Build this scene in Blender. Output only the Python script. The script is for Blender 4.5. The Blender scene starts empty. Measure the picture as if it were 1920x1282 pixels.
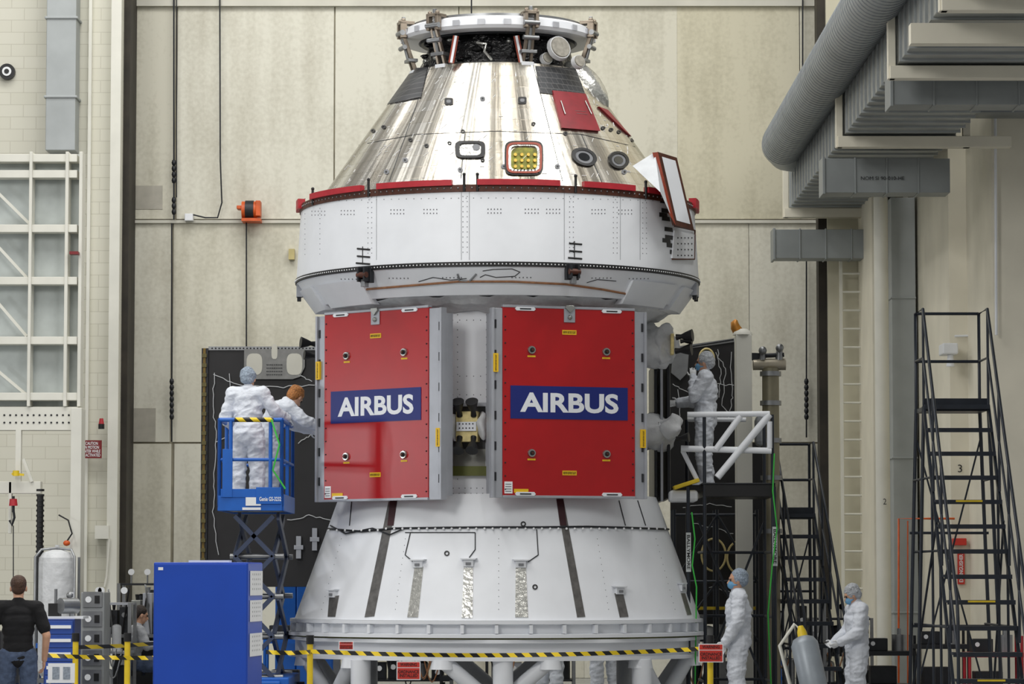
import bpy, math, random
from mathutils import Vector, Matrix, noise
random.seed(4)
F=6000.0; TH=math.atan(439/6000.0); CZ=1.7
PI=math.pi
def ray(px,py):
    u=(px-960)/F; v=(641-py)/F
    return Vector((u, math.cos(TH)-v*math.sin(TH), math.sin(TH)+v*math.cos(TH)))
def P(px,py,y):
    d=ray(px,py); return Vector((0,0,CZ))+d*(y/d.y)
def X(px,y): return P(px,1080,y).x
COL=bpy.context.scene.collection
WO={}
# ---------------------------------------------------------------- materials
def lin(c):
    c=c/255.0
    return c/12.92 if c<=0.04045 else ((c+0.055)/1.055)**2.4
def rgb(r,g,b): return (lin(r),lin(g),lin(b),1)
MATS={}
def mat(name,c,rough=0.5,metal=0.0,var=0.06,scale=6.0,bump=0.0,bscale=30.0,stretch=(1,1,1),coat=0):
    if name in MATS: return MATS[name]
    m=bpy.data.materials.new(name); m.use_nodes=True; nt=m.node_tree
    b=nt.nodes['Principled BSDF']; col=rgb(*c)
    tc=nt.nodes.new('ShaderNodeTexCoord'); mp=nt.nodes.new('ShaderNodeMapping')
    mp.inputs['Scale'].default_value=stretch
    nt.links.new(tc.outputs['Object'],mp.inputs['Vector'])
    n=nt.nodes.new('ShaderNodeTexNoise'); n.inputs['Scale'].default_value=scale; n.inputs['Detail'].default_value=4
    nt.links.new(mp.outputs[0],n.inputs['Vector'])
    r=nt.nodes.new('ShaderNodeValToRGB')
    r.color_ramp.elements[0].position=0.3; r.color_ramp.elements[1].position=0.7
    r.color_ramp.elements[0].color=tuple(x*(1-var*2) for x in col[:3])+(1,)
    r.color_ramp.elements[1].color=tuple(min(1,x*(1+var)) for x in col[:3])+(1,)
    nt.links.new(n.outputs['Fac'],r.inputs['Fac']); nt.links.new(r.outputs[0],b.inputs['Base Color'])
    b.inputs['Roughness'].default_value=rough; b.inputs['Metallic'].default_value=metal
    if coat: b.inputs['Coat Weight'].default_value=coat
    if bump:
        n2=nt.nodes.new('ShaderNodeTexNoise'); n2.inputs['Scale'].default_value=bscale; n2.inputs['Detail'].default_value=3
        nt.links.new(mp.outputs[0],n2.inputs['Vector'])
        bp=nt.nodes.new('ShaderNodeBump'); bp.inputs['Strength'].default_value=bump; bp.inputs['Distance'].default_value=0.02
        nt.links.new(n2.outputs['Fac'],bp.inputs['Height']); nt.links.new(bp.outputs[0],b.inputs['Normal'])
    MATS[name]=m; return m
def mat_brick(name,c1,c2,mortar,w,h,rough=0.6,metal=0.0,ms=0.01,rotx=True,bump=0.2):
    m=bpy.data.materials.new(name); m.use_nodes=True; nt=m.node_tree; b=nt.nodes['Principled BSDF']
    tc=nt.nodes.new('ShaderNodeTexCoord'); sp=nt.nodes.new('ShaderNodeSeparateXYZ'); cb=nt.nodes.new('ShaderNodeCombineXYZ')
    nt.links.new(tc.outputs['Object'],sp.inputs[0])
    ad=nt.nodes.new('ShaderNodeMath'); ad.operation='ADD'
    nt.links.new(sp.outputs['X'],ad.inputs[0]); nt.links.new(sp.outputs['Y'],ad.inputs[1])
    nt.links.new(ad.outputs[0],cb.inputs[0]); nt.links.new(sp.outputs['Z'],cb.inputs[1])
    br=nt.nodes.new('ShaderNodeTexBrick'); br.inputs['Scale'].default_value=1
    br.inputs['Brick Width'].default_value=w; br.inputs['Row Height'].default_value=h; br.inputs['Mortar Size'].default_value=ms
    br.inputs['Color1'].default_value=rgb(*c1); br.inputs['Color2'].default_value=rgb(*c2); br.inputs['Mortar'].default_value=rgb(*mortar)
    nt.links.new(cb.outputs[0],br.inputs['Vector']); nt.links.new(br.outputs['Color'],b.inputs['Base Color'])
    b.inputs['Roughness'].default_value=rough; b.inputs['Metallic'].default_value=metal
    bp=nt.nodes.new('ShaderNodeBump'); bp.inputs['Strength'].default_value=bump; bp.inputs['Distance'].default_value=0.01; bp.invert=True
    nt.links.new(br.outputs['Fac'],bp.inputs['Height']); nt.links.new(bp.outputs[0],b.inputs['Normal'])
    MATS[name]=m; return m
def mat_wall(name,c,dark):
    m=bpy.data.materials.new(name); m.use_nodes=True; nt=m.node_tree; b=nt.nodes['Principled BSDF']
    tc=nt.nodes.new('ShaderNodeTexCoord')
    def nz(sc,st):
        mp=nt.nodes.new('ShaderNodeMapping'); mp.inputs['Scale'].default_value=st
        nt.links.new(tc.outputs['Object'],mp.inputs['Vector'])
        n=nt.nodes.new('ShaderNodeTexNoise'); n.inputs['Scale'].default_value=sc; n.inputs['Detail'].default_value=6
        nt.links.new(mp.outputs[0],n.inputs['Vector']); return n
    a=nz(0.6,(1,1,1)); s=nz(3.0,(1,1,0.12)); d=nz(14,(1,1,1))
    r=nt.nodes.new('ShaderNodeValToRGB'); r.color_ramp.elements[0].position=0.36; r.color_ramp.elements[1].position=0.56
    r.color_ramp.elements[0].color=rgb(*dark); r.color_ramp.elements[1].color=rgb(*c)
    m1=nt.nodes.new('ShaderNodeMath'); m1.operation='MULTIPLY_ADD'; m1.inputs[1].default_value=0.4
    m2=nt.nodes.new('ShaderNodeMath'); m2.operation='MULTIPLY_ADD'; m2.inputs[1].default_value=0.35
    m3=nt.nodes.new('ShaderNodeMath'); m3.operation='MULTIPLY'; m3.inputs[1].default_value=0.25
    nt.links.new(d.outputs['Fac'],m3.inputs[0]); nt.links.new(s.outputs['Fac'],m2.inputs[0]); nt.links.new(m3.outputs[0],m2.inputs[2])
    nt.links.new(a.outputs['Fac'],m1.inputs[0]); nt.links.new(m2.outputs[0],m1.inputs[2])
    nt.links.new(m1.outputs[0],r.inputs['Fac']); nt.links.new(r.outputs[0],b.inputs['Base Color'])
    b.inputs['Roughness'].default_value=0.6; MATS[name]=m; return m
def mat_stripe(name,ca,cb_,period,diag=1.0):
    m=bpy.data.materials.new(name); m.use_nodes=True; nt=m.node_tree; b=nt.nodes['Principled BSDF']
    tc=nt.nodes.new('ShaderNodeTexCoord'); sp=nt.nodes.new('ShaderNodeSeparateXYZ'); nt.links.new(tc.outputs['Object'],sp.inputs[0])
    a=nt.nodes.new('ShaderNodeMath'); a.operation='MULTIPLY_ADD'; a.inputs[1].default_value=diag
    nt.links.new(sp.outputs['Z'],a.inputs[0]); nt.links.new(sp.outputs['X'],a.inputs[2])
    q=nt.nodes.new('ShaderNodeMath'); q.operation='MULTIPLY'; q.inputs[1].default_value=1/period; nt.links.new(a.outputs[0],q.inputs[0])
    f=nt.nodes.new('ShaderNodeMath'); f.operation='FRACT'; nt.links.new(q.outputs[0],f.inputs[0])
    g=nt.nodes.new('ShaderNodeMath'); g.operation='GREATER_THAN'; g.inputs[1].default_value=0.5; nt.links.new(f.outputs[0],g.inputs[0])
    mx=nt.nodes.new('ShaderNodeMix'); mx.data_type='RGBA'; nt.links.new(g.outputs[0],mx.inputs[0])
    mx.inputs[6].default_value=rgb(*ca); mx.inputs[7].default_value=rgb(*cb_)
    nt.links.new(mx.outputs[2],b.inputs['Base Color']); b.inputs['Roughness'].default_value=0.4
    MATS[name]=m; return m
WHITE=mat('white_paint',(230,233,238),0.4,0,0.02,3)
WHITE2=mat('white_soft',(216,218,220),0.6,0,0.07,8,0.5,14)
CREAM=mat('cream_paint',(202,200,188),0.55,0,0.05,2)
IVORY=mat('ivory_paint',(220,219,209),0.5,0,0.04,2)
COVER=mat('coverall_fabric',(224,229,238),0.8,0,0.04,9,0.8,16)
RED=mat('red_cover',(170,8,16),0.34,0,0.03,5)
RED2=mat('red_pad',(178,34,46),0.5,0,0.08,8)
MAROON=mat('maroon_cover',(132,22,34),0.45,0,0.1,8)
BLUE=mat('logo_blue',(10,30,112),0.45,0,0.03,5)
LIFTB=mat('lift_blue',(24,98,192),0.4,0,0.06,5)
CABB=mat('cabinet_blue',(18,72,182),0.4,0,0.05,1.5)
FRAME=mat('anodised_grey',(168,171,178),0.4,0.3,0.05,4)
STEEL=mat('steel',(150,152,154),0.35,0.8,0.08,8)
ALUM=mat('aluminium',(170,172,168),0.3,0.9,0.08,12)
DARK=mat('dark_metal',(44,46,50),0.45,0.4,0.1,8)
BLACK=mat('black_paint',(18,18,20),0.45,0,0.1,8)
STAIRB=mat('stair_black',(36,42,52),0.4,0.2,0.08,8)
FOILB=mat('black_foil',(16,16,18),0.2,0.3,0.3,12,1.0,18)
BROWN=mat('brown_ring',(84,46,32),0.5,0.2,0.2,18)
ORANGE=mat('orange_frame',(150,58,32),0.45,0,0.1,10)
ORNG=mat('orange_enamel',(214,92,30),0.45,0,0.12,6)
YEL=mat('yellow_label',(235,190,30),0.5,0,0.03,8)
YELP=mat('yellow_paint',(232,200,40),0.45,0,0.06,8)
GOLD=mat('gold_plate',(196,160,70),0.35,0.6,0.15,20)
PALEY=mat('pale_yellow_plate',(222,204,142),0.5,0.1,0.1,20)
GREENI=mat('olive_interior',(120,120,44),0.45,0.4,0.3,14)
BOARD=mat('array_board',(27,26,28),0.5,0,0.12,5)
DUCT=mat('galvanised_duct',(148,153,156),0.42,0.45,0.10,3)
DUCTL=mat('grey_paint_duct',(166,171,172),0.5,0.15,0.06,2)
SKIN=mat('skin',(205,158,130),0.5,0,0.06,12)
HAIRD=mat('dark_hair',(40,28,22),0.6,0,0.2,60,0.6,90)
HAIRB=mat('brown_hair',(72,46,30),0.6,0,0.2,60,0.6,90)
NETW=mat('hair_net_white',(190,194,200),0.7,0,0.2,50,0.8,60)
NETB=mat('hair_net_bluegrey',(158,172,188),0.7,0,0.2,50,0.8,60)
NETO=mat('hair_net_tan',(180,118,62),0.7,0,0.25,50,0.8,60)
MASKB=mat('face_mask_blue',(110,165,205),0.7,0,0.05,20)
TSH=mat('black_cloth',(15,15,19),0.9,0,0.15,14,0.3,20)
JEAN=mat('jeans',(70,84,110),0.85,0,0.15,20,0.4,30)
GREYC=mat('grey_cloth',(170,172,176),0.8,0,0.1,14,0.4,20)
EYE=mat('eye_dark',(40,30,26),0.2)
LIP=mat('lip',(160,95,85),0.5)
PAPER=mat('paper',(238,240,242),0.6,0,0.02,6)
WIREW=mat('wire_white',(196,198,200),0.6,0,0.05,6)
GRAYT=mat('grey_text',(120,122,126),0.6)
TAN=mat('tan_wire',(150,104,70),0.5,0,0.15,20)
GREEN=mat('green_cable',(60,190,70),0.5)
GREYB=mat('grey_band',(118,116,114),0.35,0.5,0.15,14)
SILV=mat('silver_tape',(205,205,200),0.22,0.8,0.12,20,0.4,18)
GLASS=mat('dark_glass',(22,26,30),0.08,0,0.2,10)
SIGNR=mat('sign_maroon',(120,22,28),0.5)
SIGNO=mat('sign_red',(205,52,40),0.5)
OLIVE=mat('olive_brown',(96,88,50),.5,.2)
STRIPE=mat_stripe('hazard_stripe',(236,204,30),(20,20,20),0.17)
def mat_cone():
    # polished metallised tape with random vertical bands: tone & roughness vary per gore, fine tile joints
    m=bpy.data.materials.new('silver_tile_skin'); m.use_nodes=True; nt=m.node_tree; b=nt.nodes['Principled BSDF']; L=nt.links.new
    tc=nt.nodes.new('ShaderNodeTexCoord'); uv=nt.nodes.new('ShaderNodeUVMap'); uv.uv_map='uv'
    br=nt.nodes.new('ShaderNodeTexBrick'); br.inputs['Scale'].default_value=1; br.inputs['Brick Width'].default_value=.15; br.inputs['Row Height'].default_value=.15; br.offset=.0
    br.inputs['Mortar Size'].default_value=.002; br.inputs['Color1'].default_value=rgb(232,230,224); br.inputs['Color2'].default_value=rgb(222,218,208); br.inputs['Mortar'].default_value=rgb(172,166,154)
    L(uv.outputs[0],br.inputs['Vector'])
    def vband(sx,sz,det):
        n=nt.nodes.new('ShaderNodeTexNoise'); n.inputs['Scale'].default_value=1.0; n.inputs['Detail'].default_value=det
        mp=nt.nodes.new('ShaderNodeMapping'); mp.inputs['Scale'].default_value=(sx,sz,1); L(uv.outputs[0],mp.inputs['Vector']); L(mp.outputs[0],n.inputs['Vector']); return n
    g1=vband(2.6,.02,1); g2=vband(22,.25,2)
    r=nt.nodes.new('ShaderNodeValToRGB'); r.color_ramp.elements[0].position=.38; r.color_ramp.elements[1].position=.6
    r.color_ramp.elements[0].color=(.70,.665,.61,1); r.color_ramp.elements[1].color=(1,1,1,1); L(g1.outputs['Fac'],r.inputs['Fac'])
    r2=nt.nodes.new('ShaderNodeValToRGB'); r2.color_ramp.elements[0].position=.35; r2.color_ramp.elements[1].position=.65
    r2.color_ramp.elements[0].color=(.82,.81,.79,1); r2.color_ramp.elements[1].color=(1,1,1,1); L(g2.outputs['Fac'],r2.inputs['Fac'])
    mx=nt.nodes.new('ShaderNodeMix'); mx.data_type='RGBA'; mx.blend_type='MULTIPLY'; mx.inputs[0].default_value=1
    mx2=nt.nodes.new('ShaderNodeMix'); mx2.data_type='RGBA'; mx2.blend_type='MULTIPLY'; mx2.inputs[0].default_value=1
    L(br.outputs['Color'],mx.inputs[6]); L(r.outputs[0],mx.inputs[7]); L(mx.outputs[2],mx2.inputs[6]); L(r2.outputs[0],mx2.inputs[7]); L(mx2.outputs[2],b.inputs['Base Color'])
    mr=nt.nodes.new('ShaderNodeMapRange'); mr.inputs[1].default_value=.35; mr.inputs[2].default_value=.65; mr.inputs[3].default_value=.14; mr.inputs[4].default_value=.30
    L(g2.outputs['Fac'],mr.inputs[0]); L(mr.outputs[0],b.inputs['Roughness'])
    b.inputs['Metallic'].default_value=.94
    n=nt.nodes.new('ShaderNodeTexNoise'); n.inputs['Scale'].default_value=5; n.inputs['Detail'].default_value=2; L(tc.outputs['Object'],n.inputs['Vector'])
    ad=nt.nodes.new('ShaderNodeMath'); ad.operation='MULTIPLY_ADD'; ad.inputs[1].default_value=-.5; L(br.outputs['Fac'],ad.inputs[0]); L(n.outputs['Fac'],ad.inputs[2])
    bp=nt.nodes.new('ShaderNodeBump'); bp.inputs['Strength'].default_value=.12; bp.inputs['Distance'].default_value=.02
    L(ad.outputs[0],bp.inputs['Height']); L(bp.outputs[0],b.inputs['Normal'])
    return m
CONEM=mat_cone()
TILEB=mat_brick('black_tiles',(46,48,52),(34,35,38),(90,90,90),.11,.075,.4,.1,.004)
BRICK=mat_brick('painted_block',(212,210,196),(208,206,191),(192,189,174),.42,.2,.6,0,.006,bump=.12)
RIBD=mat('ribbed_duct',(156,160,160),.4,.4,.1,2)
WALLM=[mat_wall('wall_panel_a',(212,209,193),(180,176,158)),mat_wall('wall_panel_b',(218,216,202),(188,184,168)),mat_wall('wall_panel_c',(206,201,178),(174,168,144))]
FLOORM=mat('floor_epoxy',(150,151,150),.25,0,.1,1)
GAPBR=mat('dark_brown_gap',(46,41,34),.7,0,.25,3)  # dark brown for the strips beside the door panels
SEAM=mat('wall_seam',(146,140,122),.7,0,.15,3)
# ---------------------------------------------------------------- mesh builder
class MB:
    def __init__(s,T=None): s.v=[];s.f=[];s.m=[];s.sm=[];s.T=T
    def add(s,vs,fs,m=0,smooth=False):
        o=len(s.v)
        for p in vs:
            p=Vector(p); s.v.append(s.T@p if s.T is not None else p)
        for f in fs: s.f.append([o+i for i in f]); s.m.append(m); s.sm.append(smooth)
        return s
    def box(s,a,b,m=0):
        x0,x1=sorted((a[0],b[0]));y0,y1=sorted((a[1],b[1]));z0,z1=sorted((a[2],b[2]))
        return s.add([(x0,y0,z0),(x1,y0,z0),(x1,y1,z0),(x0,y1,z0),(x0,y0,z1),(x1,y0,z1),(x1,y1,z1),(x0,y1,z1)],
          [(0,3,2,1),(4,5,6,7),(0,1,5,4),(1,2,6,5),(2,3,7,6),(3,0,4,7)],m)
    def cb(s,c,sz,m=0):
        return s.box([c[i]-sz[i]/2 for i in range(3)],[c[i]+sz[i]/2 for i in range(3)],m)
    def beam(s,p0,p1,w,h,m=0,up=(0,0,1)):
        p0=Vector(p0);p1=Vector(p1);d=(p1-p0).normalized();u=Vector(up)
        if abs(d.dot(u))>.98: u=Vector((0,1,0))
        r=d.cross(u).normalized();u=r.cross(d)
        vs=[p+r*a*w/2+u*b*h/2 for p in(p0,p1) for a,b in((-1,-1),(1,-1),(1,1),(-1,1))]
        return s.add(vs,[(0,1,2,3),(7,6,5,4),(0,4,5,1),(1,5,6,2),(2,6,7,3),(3,7,4,0)],m)
    def sweep(s,pts,r,n=8,m=0,cap=True):
        pts=[Vector(p) for p in pts]; rs=r if isinstance(r,(list,tuple)) else [r]*len(pts)
        vs=[];fs=[];u=None
        for i,p in enumerate(pts):
            a=pts[max(0,i-1)];b=pts[min(len(pts)-1,i+1)];d=(b-a)
            if d.length<1e-9: d=Vector((0,0,1))
            d.normalize()
            if u is None: u=d.cross(Vector((0,0,1)) if abs(d.z)<.9 else Vector((1,0,0))).normalized()
            else:
                u=u-d*u.dot(d)
                if u.length<1e-6: u=d.orthogonal()
                u.normalize()
            w=d.cross(u)
            for k in range(n):
                t=2*PI*k/n; vs.append(p+(u*math.cos(t)+w*math.sin(t))*rs[i])
        for i in range(len(pts)-1):
            for k in range(n):
                a=i*n+k;b=i*n+(k+1)%n; fs.append((a,b,b+n,a+n))
        s.add(vs,fs,m,True)
        if cap:
            s.add(vs[:n],[tuple(range(n))[::-1]],m); s.add(vs[-n:],[tuple(range(n))],m)
        return s
    def cyl(s,p0,p1,r0,r1=None,n=14,m=0): return s.sweep([p0,p1],[r0,r0 if r1 is None else r1],n,m)
    def lathe(s,prof,c,n=96,m=0,a0=0,a1=2*PI,loopprof=False):
        full=abs(a1-a0-2*PI)<1e-6; nn=n if full else n+1
        segs=list(zip(prof[:-1],prof[1:]))
        if loopprof: segs.append((prof[-1],prof[0]))
        for (ra,za),(rb,zb) in segs:
            vs=[];fs=[]
            for k in range(nn):
                t=a0+(a1-a0)*k/n
                vs.append((c[0]+ra*math.sin(t),c[1]-ra*math.cos(t),c[2]+za)); vs.append((c[0]+rb*math.sin(t),c[1]-rb*math.cos(t),c[2]+zb))
            for k in range(n):
                a=2*k;b=2*((k+1)%nn); fs.append((a,a+1,b+1,b))
            s.add(vs,fs,m,True)
        if loopprof and not full:
            for t in(a0,a1):
                s.add([(c[0]+r*math.sin(t),c[1]-r*math.cos(t),c[2]+z) for r,z in prof],[tuple(range(len(prof)))],m)
        return s
    def ball(s,c,r,m=0,n=14,R=None):
        if not isinstance(r,(tuple,list)): r=(r,r,r)
        c=Vector(c);h=n//2;vs=[];fs=[]
        for i in range(1,h):
            ph=PI*i/h
            for k in range(n):
                t=2*PI*k/n; q=Vector((r[0]*math.sin(ph)*math.cos(t),r[1]*math.sin(ph)*math.sin(t),r[2]*math.cos(ph)))
                vs.append(c+(R@q if R else q))
        q=Vector((0,0,r[2])); vs.append(c+(R@q if R else q)); vs.append(c-(R@q if R else q)); T_=len(vs)-2
        for i in range(h-2):
            for k in range(n):
                a=i*n+k;b=i*n+(k+1)%n; fs.append((a,a+n,b+n,b))
        for k in range(n):
            fs.append((T_,k,(k+1)%n)); fs.append((T_+1,(h-2)*n+(k+1)%n,(h-2)*n+k))
        return s.add(vs,fs,m,True)
    def cap(s,a,b,ra,rb,m=0,n=12):
        s.cyl(a,b,ra,rb,n,m); s.ball(a,ra,m,n); s.ball(b,rb,m,n); return s
    def prism(s,poly,t0,t1,m=0):
        n=len(poly)
        vs=[(x,y,t0) for x,y in poly]+[(x,y,t1) for x,y in poly]
        return s.add(vs,[tuple(range(n))[::-1],tuple(range(n,2*n))]+[(i,(i+1)%n,n+(i+1)%n,n+i) for i in range(n)],m)
    def mesh(s,name,mats):
        me=bpy.data.meshes.new(name); me.from_pydata([tuple(p) for p in s.v],[],s.f)
        for m in mats: me.materials.append(m)
        me.polygons.foreach_set('material_index',s.m); me.polygons.foreach_set('use_smooth',s.sm); me.update()
        return me
    def obj(s,name,mats,parent=None,label=None,cat=None,**k):
        if not isinstance(mats,(list,tuple)): mats=[mats]
        return place(name,s.mesh(name,mats),parent,label,cat,**k)
def place(name,me,parent=None,label=None,cat=None,bevel=0,kind=None,group=None):
    ob=bpy.data.objects.new(name,me); COL.objects.link(ob)
    xs=[v.co for v in me.vertices]
    if xs:
        mn=[min(c[i] for c in xs) for i in range(3)];mx=[max(c[i] for c in xs) for i in range(3)]
        o=Vector(((mn[0]+mx[0])/2,(mn[1]+mx[1])/2,mn[2]))
    else: o=Vector((0,0,0))
    me.transform(Matrix.Translation(-o))
    if parent: ob.parent=parent; ob.location=o-WO[parent.name]
    else: ob.location=o
    WO[ob.name]=o
    if label: ob['label']=label
    if cat and not parent: ob['category']=cat
    if kind: ob['kind']=kind
    if group: ob['group']=group
    if bevel:
        b=ob.modifiers.new('bevel','BEVEL'); b.width=bevel; b.segments=2; b.limit_method='ANGLE'
    return ob
def root(name,loc,label,cat,group=None):
    ob=bpy.data.objects.new(name,None); ob.empty_display_size=.2; COL.objects.link(ob); ob.location=Vector(loc); WO[ob.name]=Vector(loc)
    ob['label']=label; ob['category']=cat
    if group: ob['group']=group
    return ob
def fr(O,phi=0,tilt=0):
    n=Vector((math.sin(phi),-math.cos(phi),0)); r=Vector((math.cos(phi),math.sin(phi),0)); u=Vector((0,0,1))
    if tilt: u2=(u*math.cos(tilt)-n*math.sin(tilt)); n=(n*math.cos(tilt)+u*math.sin(tilt)); u=u2
    M=Matrix((r,u,n)).transposed().to_4x4(); M.translation=Vector(O); return M
def text_mesh(body,w,h,T,bold=0,depth=0.001):
    cu=bpy.data.curves.new('t','FONT'); cu.body=body; cu.align_x='CENTER'; cu.align_y='CENTER'; cu.offset=bold; cu.space_line=.9; cu.extrude=0.01
    cu.resolution_u=4
    ob=bpy.data.objects.new('t',cu); COL.objects.link(ob); bpy.context.view_layer.update()
    me=bpy.data.meshes.new_from_object(ob.evaluated_get(bpy.context.evaluated_depsgraph_get()))
    bpy.data.objects.remove(ob); xs=[v.co for v in me.vertices]
    x0=min(c.x for c in xs);x1=max(c.x for c in xs);y0=min(c.y for c in xs);y1=max(c.y for c in xs)
    M=T@Matrix.Diagonal((w/(x1-x0),h/(y1-y0),depth/0.02,1))@Matrix.Translation((-(x0+x1)/2,-(y0+y1)/2,0.01))
    me.transform(M); me.materials.clear(); return me
def text(name,body,w,h,T,m,parent=None,bold=0,**k):
    me=text_mesh(body,w,h,T,bold); me.materials.append(m); return place(name,me,parent,**k)
# ---------------------------------------------------------------- camera / light
cam=bpy.data.cameras.new('camera'); co=bpy.data.objects.new('camera',cam); COL.objects.link(co)
cam.sensor_width=36; cam.lens=F/1920*36; cam.clip_end=300
co.location=(0,0,CZ); co.rotation_euler=(PI/2+TH,0,0); bpy.context.scene.camera=co
bpy.context.scene.view_settings.view_transform='Standard'
w=bpy.data.worlds.new('world'); bpy.context.scene.world=w; w.use_nodes=True
w.node_tree.nodes['Background'].inputs[0].default_value=(1,.99,.965,1); w.node_tree.nodes['Background'].inputs[1].default_value=.36
def area(loc,target,sx,sy,e,c=(1,.985,.95)):
    l=bpy.data.lights.new('hall_or_added_light','AREA'); l.shape='RECTANGLE'; l.size=sx; l.size_y=sy; l.energy=e; l.color=c
    o=bpy.data.objects.new('hall_or_added_light',l); COL.objects.link(o); o.location=loc
    o.rotation_euler=(Vector(target)-Vector(loc)).to_track_quat('-Z','Y').to_euler(); return o
for x,e in((-11,800),(-5.4,650),(5.6,650),(11,800)): area((x,34,18.5),(x,34,0),1.0,9,e)
area((-1.9,34.5,18.5),(-1.9,34.5,0),.35,7,130); area((1.0,34.5,18.5),(1.0,34.5,0),.5,7,200)  # added strips over the cone, put in for bright streaks in its metal
area((-3,46,17),(-2,53,0),14,3,850)
area((-10,18,13),(0,40,4),5,5,1150); area((9,16,14),(0,40,4),6,5,1050)  # added high front lights, there for the metal cone to reflect
area((-15,37.0,3.75),(-1,38.2,3.1),.8,.8,150,(.95,.97,1))  # added unseen light, placed to mirror as glare on the left cover
# ---------------------------------------------------------------- structure
fl=MB(); fl.box((-40,2,-.1),(40,57,0)); fl.obj('floor',FLOORM,kind='structure',label='grey epoxy hangar floor')
YB=53.75
wb=MB(); wb.box((-16,YB+.03,0),(16,YB+.3,16),0)
def wp(x0,x1,p0,p1,m):
    g=.006; a=P(x0,p1,YB);b=P(x1,p0,YB); z0=max(0,a.z)
    wb.box((a.x+g,YB,z0+g),(b.x-g,YB+.04,b.z-g),m)
for x0,x1,m in((130,245,1),(245,330,1),(330,627,2),(627,860,2),(860,1270,1),(1270,1500,3),(1500,1700,1)):
    wp(x0,x1,-600,-260,m); wp(x0,x1,-260,6,m); wp(x0,x1,8,411,m)
for x0,x1,m in((130,236,1),(236,322,2),(322,627,1),(627,1095,1),(1095,1405,1),(1405,1700,2)): wp(x0,x1,417,829,m)
for x0,x1,m in((130,225,1),(225,322,1),(322,627,2),(627,1095,1),(1095,1405,2),(1405,1700,1)): wp(x0,x1,831,1400,m)
wb.obj('wall_back',[SEAM]+WALLM,kind='structure',label='tall cream panelled hangar door wall')
t=MB(); t.box(P(130,11,YB-.1),P(1700,2,YB),0); t.box(P(130,418,YB-.06),P(1700,413,YB),0); t.obj('trim_1',CREAM,kind='structure',label='cream horizontal door rails')
YS=52
xl=X(222,YS)
wl=MB(); wl.box((-16,YS,0),(xl,YS+.4,15),0); wl.box((xl-.4,YS+.4,0),(xl,YB,15),0)
wl.obj('wall_left',BRICK,kind='structure',label='cream painted block wall')
t=MB(); t.box((xl,YS+.1,0),(X(234,YS),YS+.5,15),0); t.box((xl+.02,YS+.5,0),(X(238,YB),YB-.02,15),0); t.obj('trim_2',GAPBR,kind='structure',label='dark brown channel at the door edge')
t=MB(); t.box((X(203,YS),YS-.25,0),(xl,YS,15)); t.box((X(158,YS),YS-.1,0),(X(164,YS),YS,15)); t.obj('trim_3',IVORY,kind='structure',label='ivory wall column')
xr=X(1556,YS); wr=MB(); wr.box((xr,YS,0),(16,YS+.4,15),0); wr.obj('wall_right',mat('right_wall',(204,200,180),.6,0,.06,1.2),kind='structure',label='cream painted wall')
t=MB(); t.box((X(1540,YS),YS+.1,0),(xr,YS+.5,15)); t.box((xr,YS+.5,0),(xr+.1,YB,15)); t.obj('trim_4',GAPBR,kind='structure',label='dark brown channel at the door edge')
WARMW=mat('warm_plaster',(230,225,208),.6,0,.04,1.5)
t=MB(); t.box((X(1785,46),46,0),(12,YS,15),0); t.box((X(1868,43.5),43.5,0),(12,46,15),0); t.obj('wall_right_front',WARMW,kind='structure',label='ivory plastered wall projection')
t=MB(); t.box((X(1640,50),50,0),(X(1662,50),YS,15)); t.box((X(1700,50.7),50.7,0),(X(1786,50.7),YS,15)); t.obj('trim_5',WARMW,kind='structure',label='ivory wall columns')
# ---------------------------------------------------------------- spacecraft
CX=X(933,40); Y0=40; C0=(CX,Y0,0)
zs=lambda py:P(933,py,40).z
zf=lambda py,R:P(933,py,40-R).z
sc=root('spacecraft',(CX,Y0,zs(1160)),'large silver and white crew capsule with service module on stand','spacecraft')
zc0,zc1=zs(387),zs(143)
rcone=lambda z:2.27+(1.12-2.27)*(z-zc0)/(zc1-zc0)
zt=zf(355,2.47); zb=zf(490,2.52)
rcma=lambda z:2.47+(2.52-2.47)*(z-zt)/(zb-zt)
zch=5.02
rcham=lambda z:2.50+(2.28-2.50)*(z-(zb-.07))/(zch-(zb-.07))
za0,za1=zs(1158),zs(933)
radp=lambda z:2.52+(1.98-2.52)*(z-za0)/(za1-za0)
rbody=lambda z:1.85
def hit(px,py,rad):
    d=ray(px,py); best=None
    def g(y):
        p=Vector((0,0,CZ))+d*(y/d.y); return math.hypot(p.x-CX,p.y-Y0)-rad(p.z),p
    y=37.0
    while y<40.4:
        v,p=g(y)
        if best is None or v<best[0]: best=(v,y)
        if v<=0:
            lo,hi=y-.05,y
            for _ in range(20):
                mid=(lo+hi)/2
                if g(mid)[0]<=0: hi=mid
                else: lo=mid
            p=g(hi)[1]; return math.atan2(p.x-CX,-(p.y-Y0)),p.z
        y+=.05
    p=g(best[1])[1]; return math.atan2(p.x-CX,-(p.y-Y0)),p.z
def S(az,z,rad,off): r=rad(z)+off; return Vector((CX+r*math.sin(az),Y0-r*math.cos(az),z))
def spt(px,py,rad,off=0): a,z=hit(px,py,rad); return S(a,z,rad,off)
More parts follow.
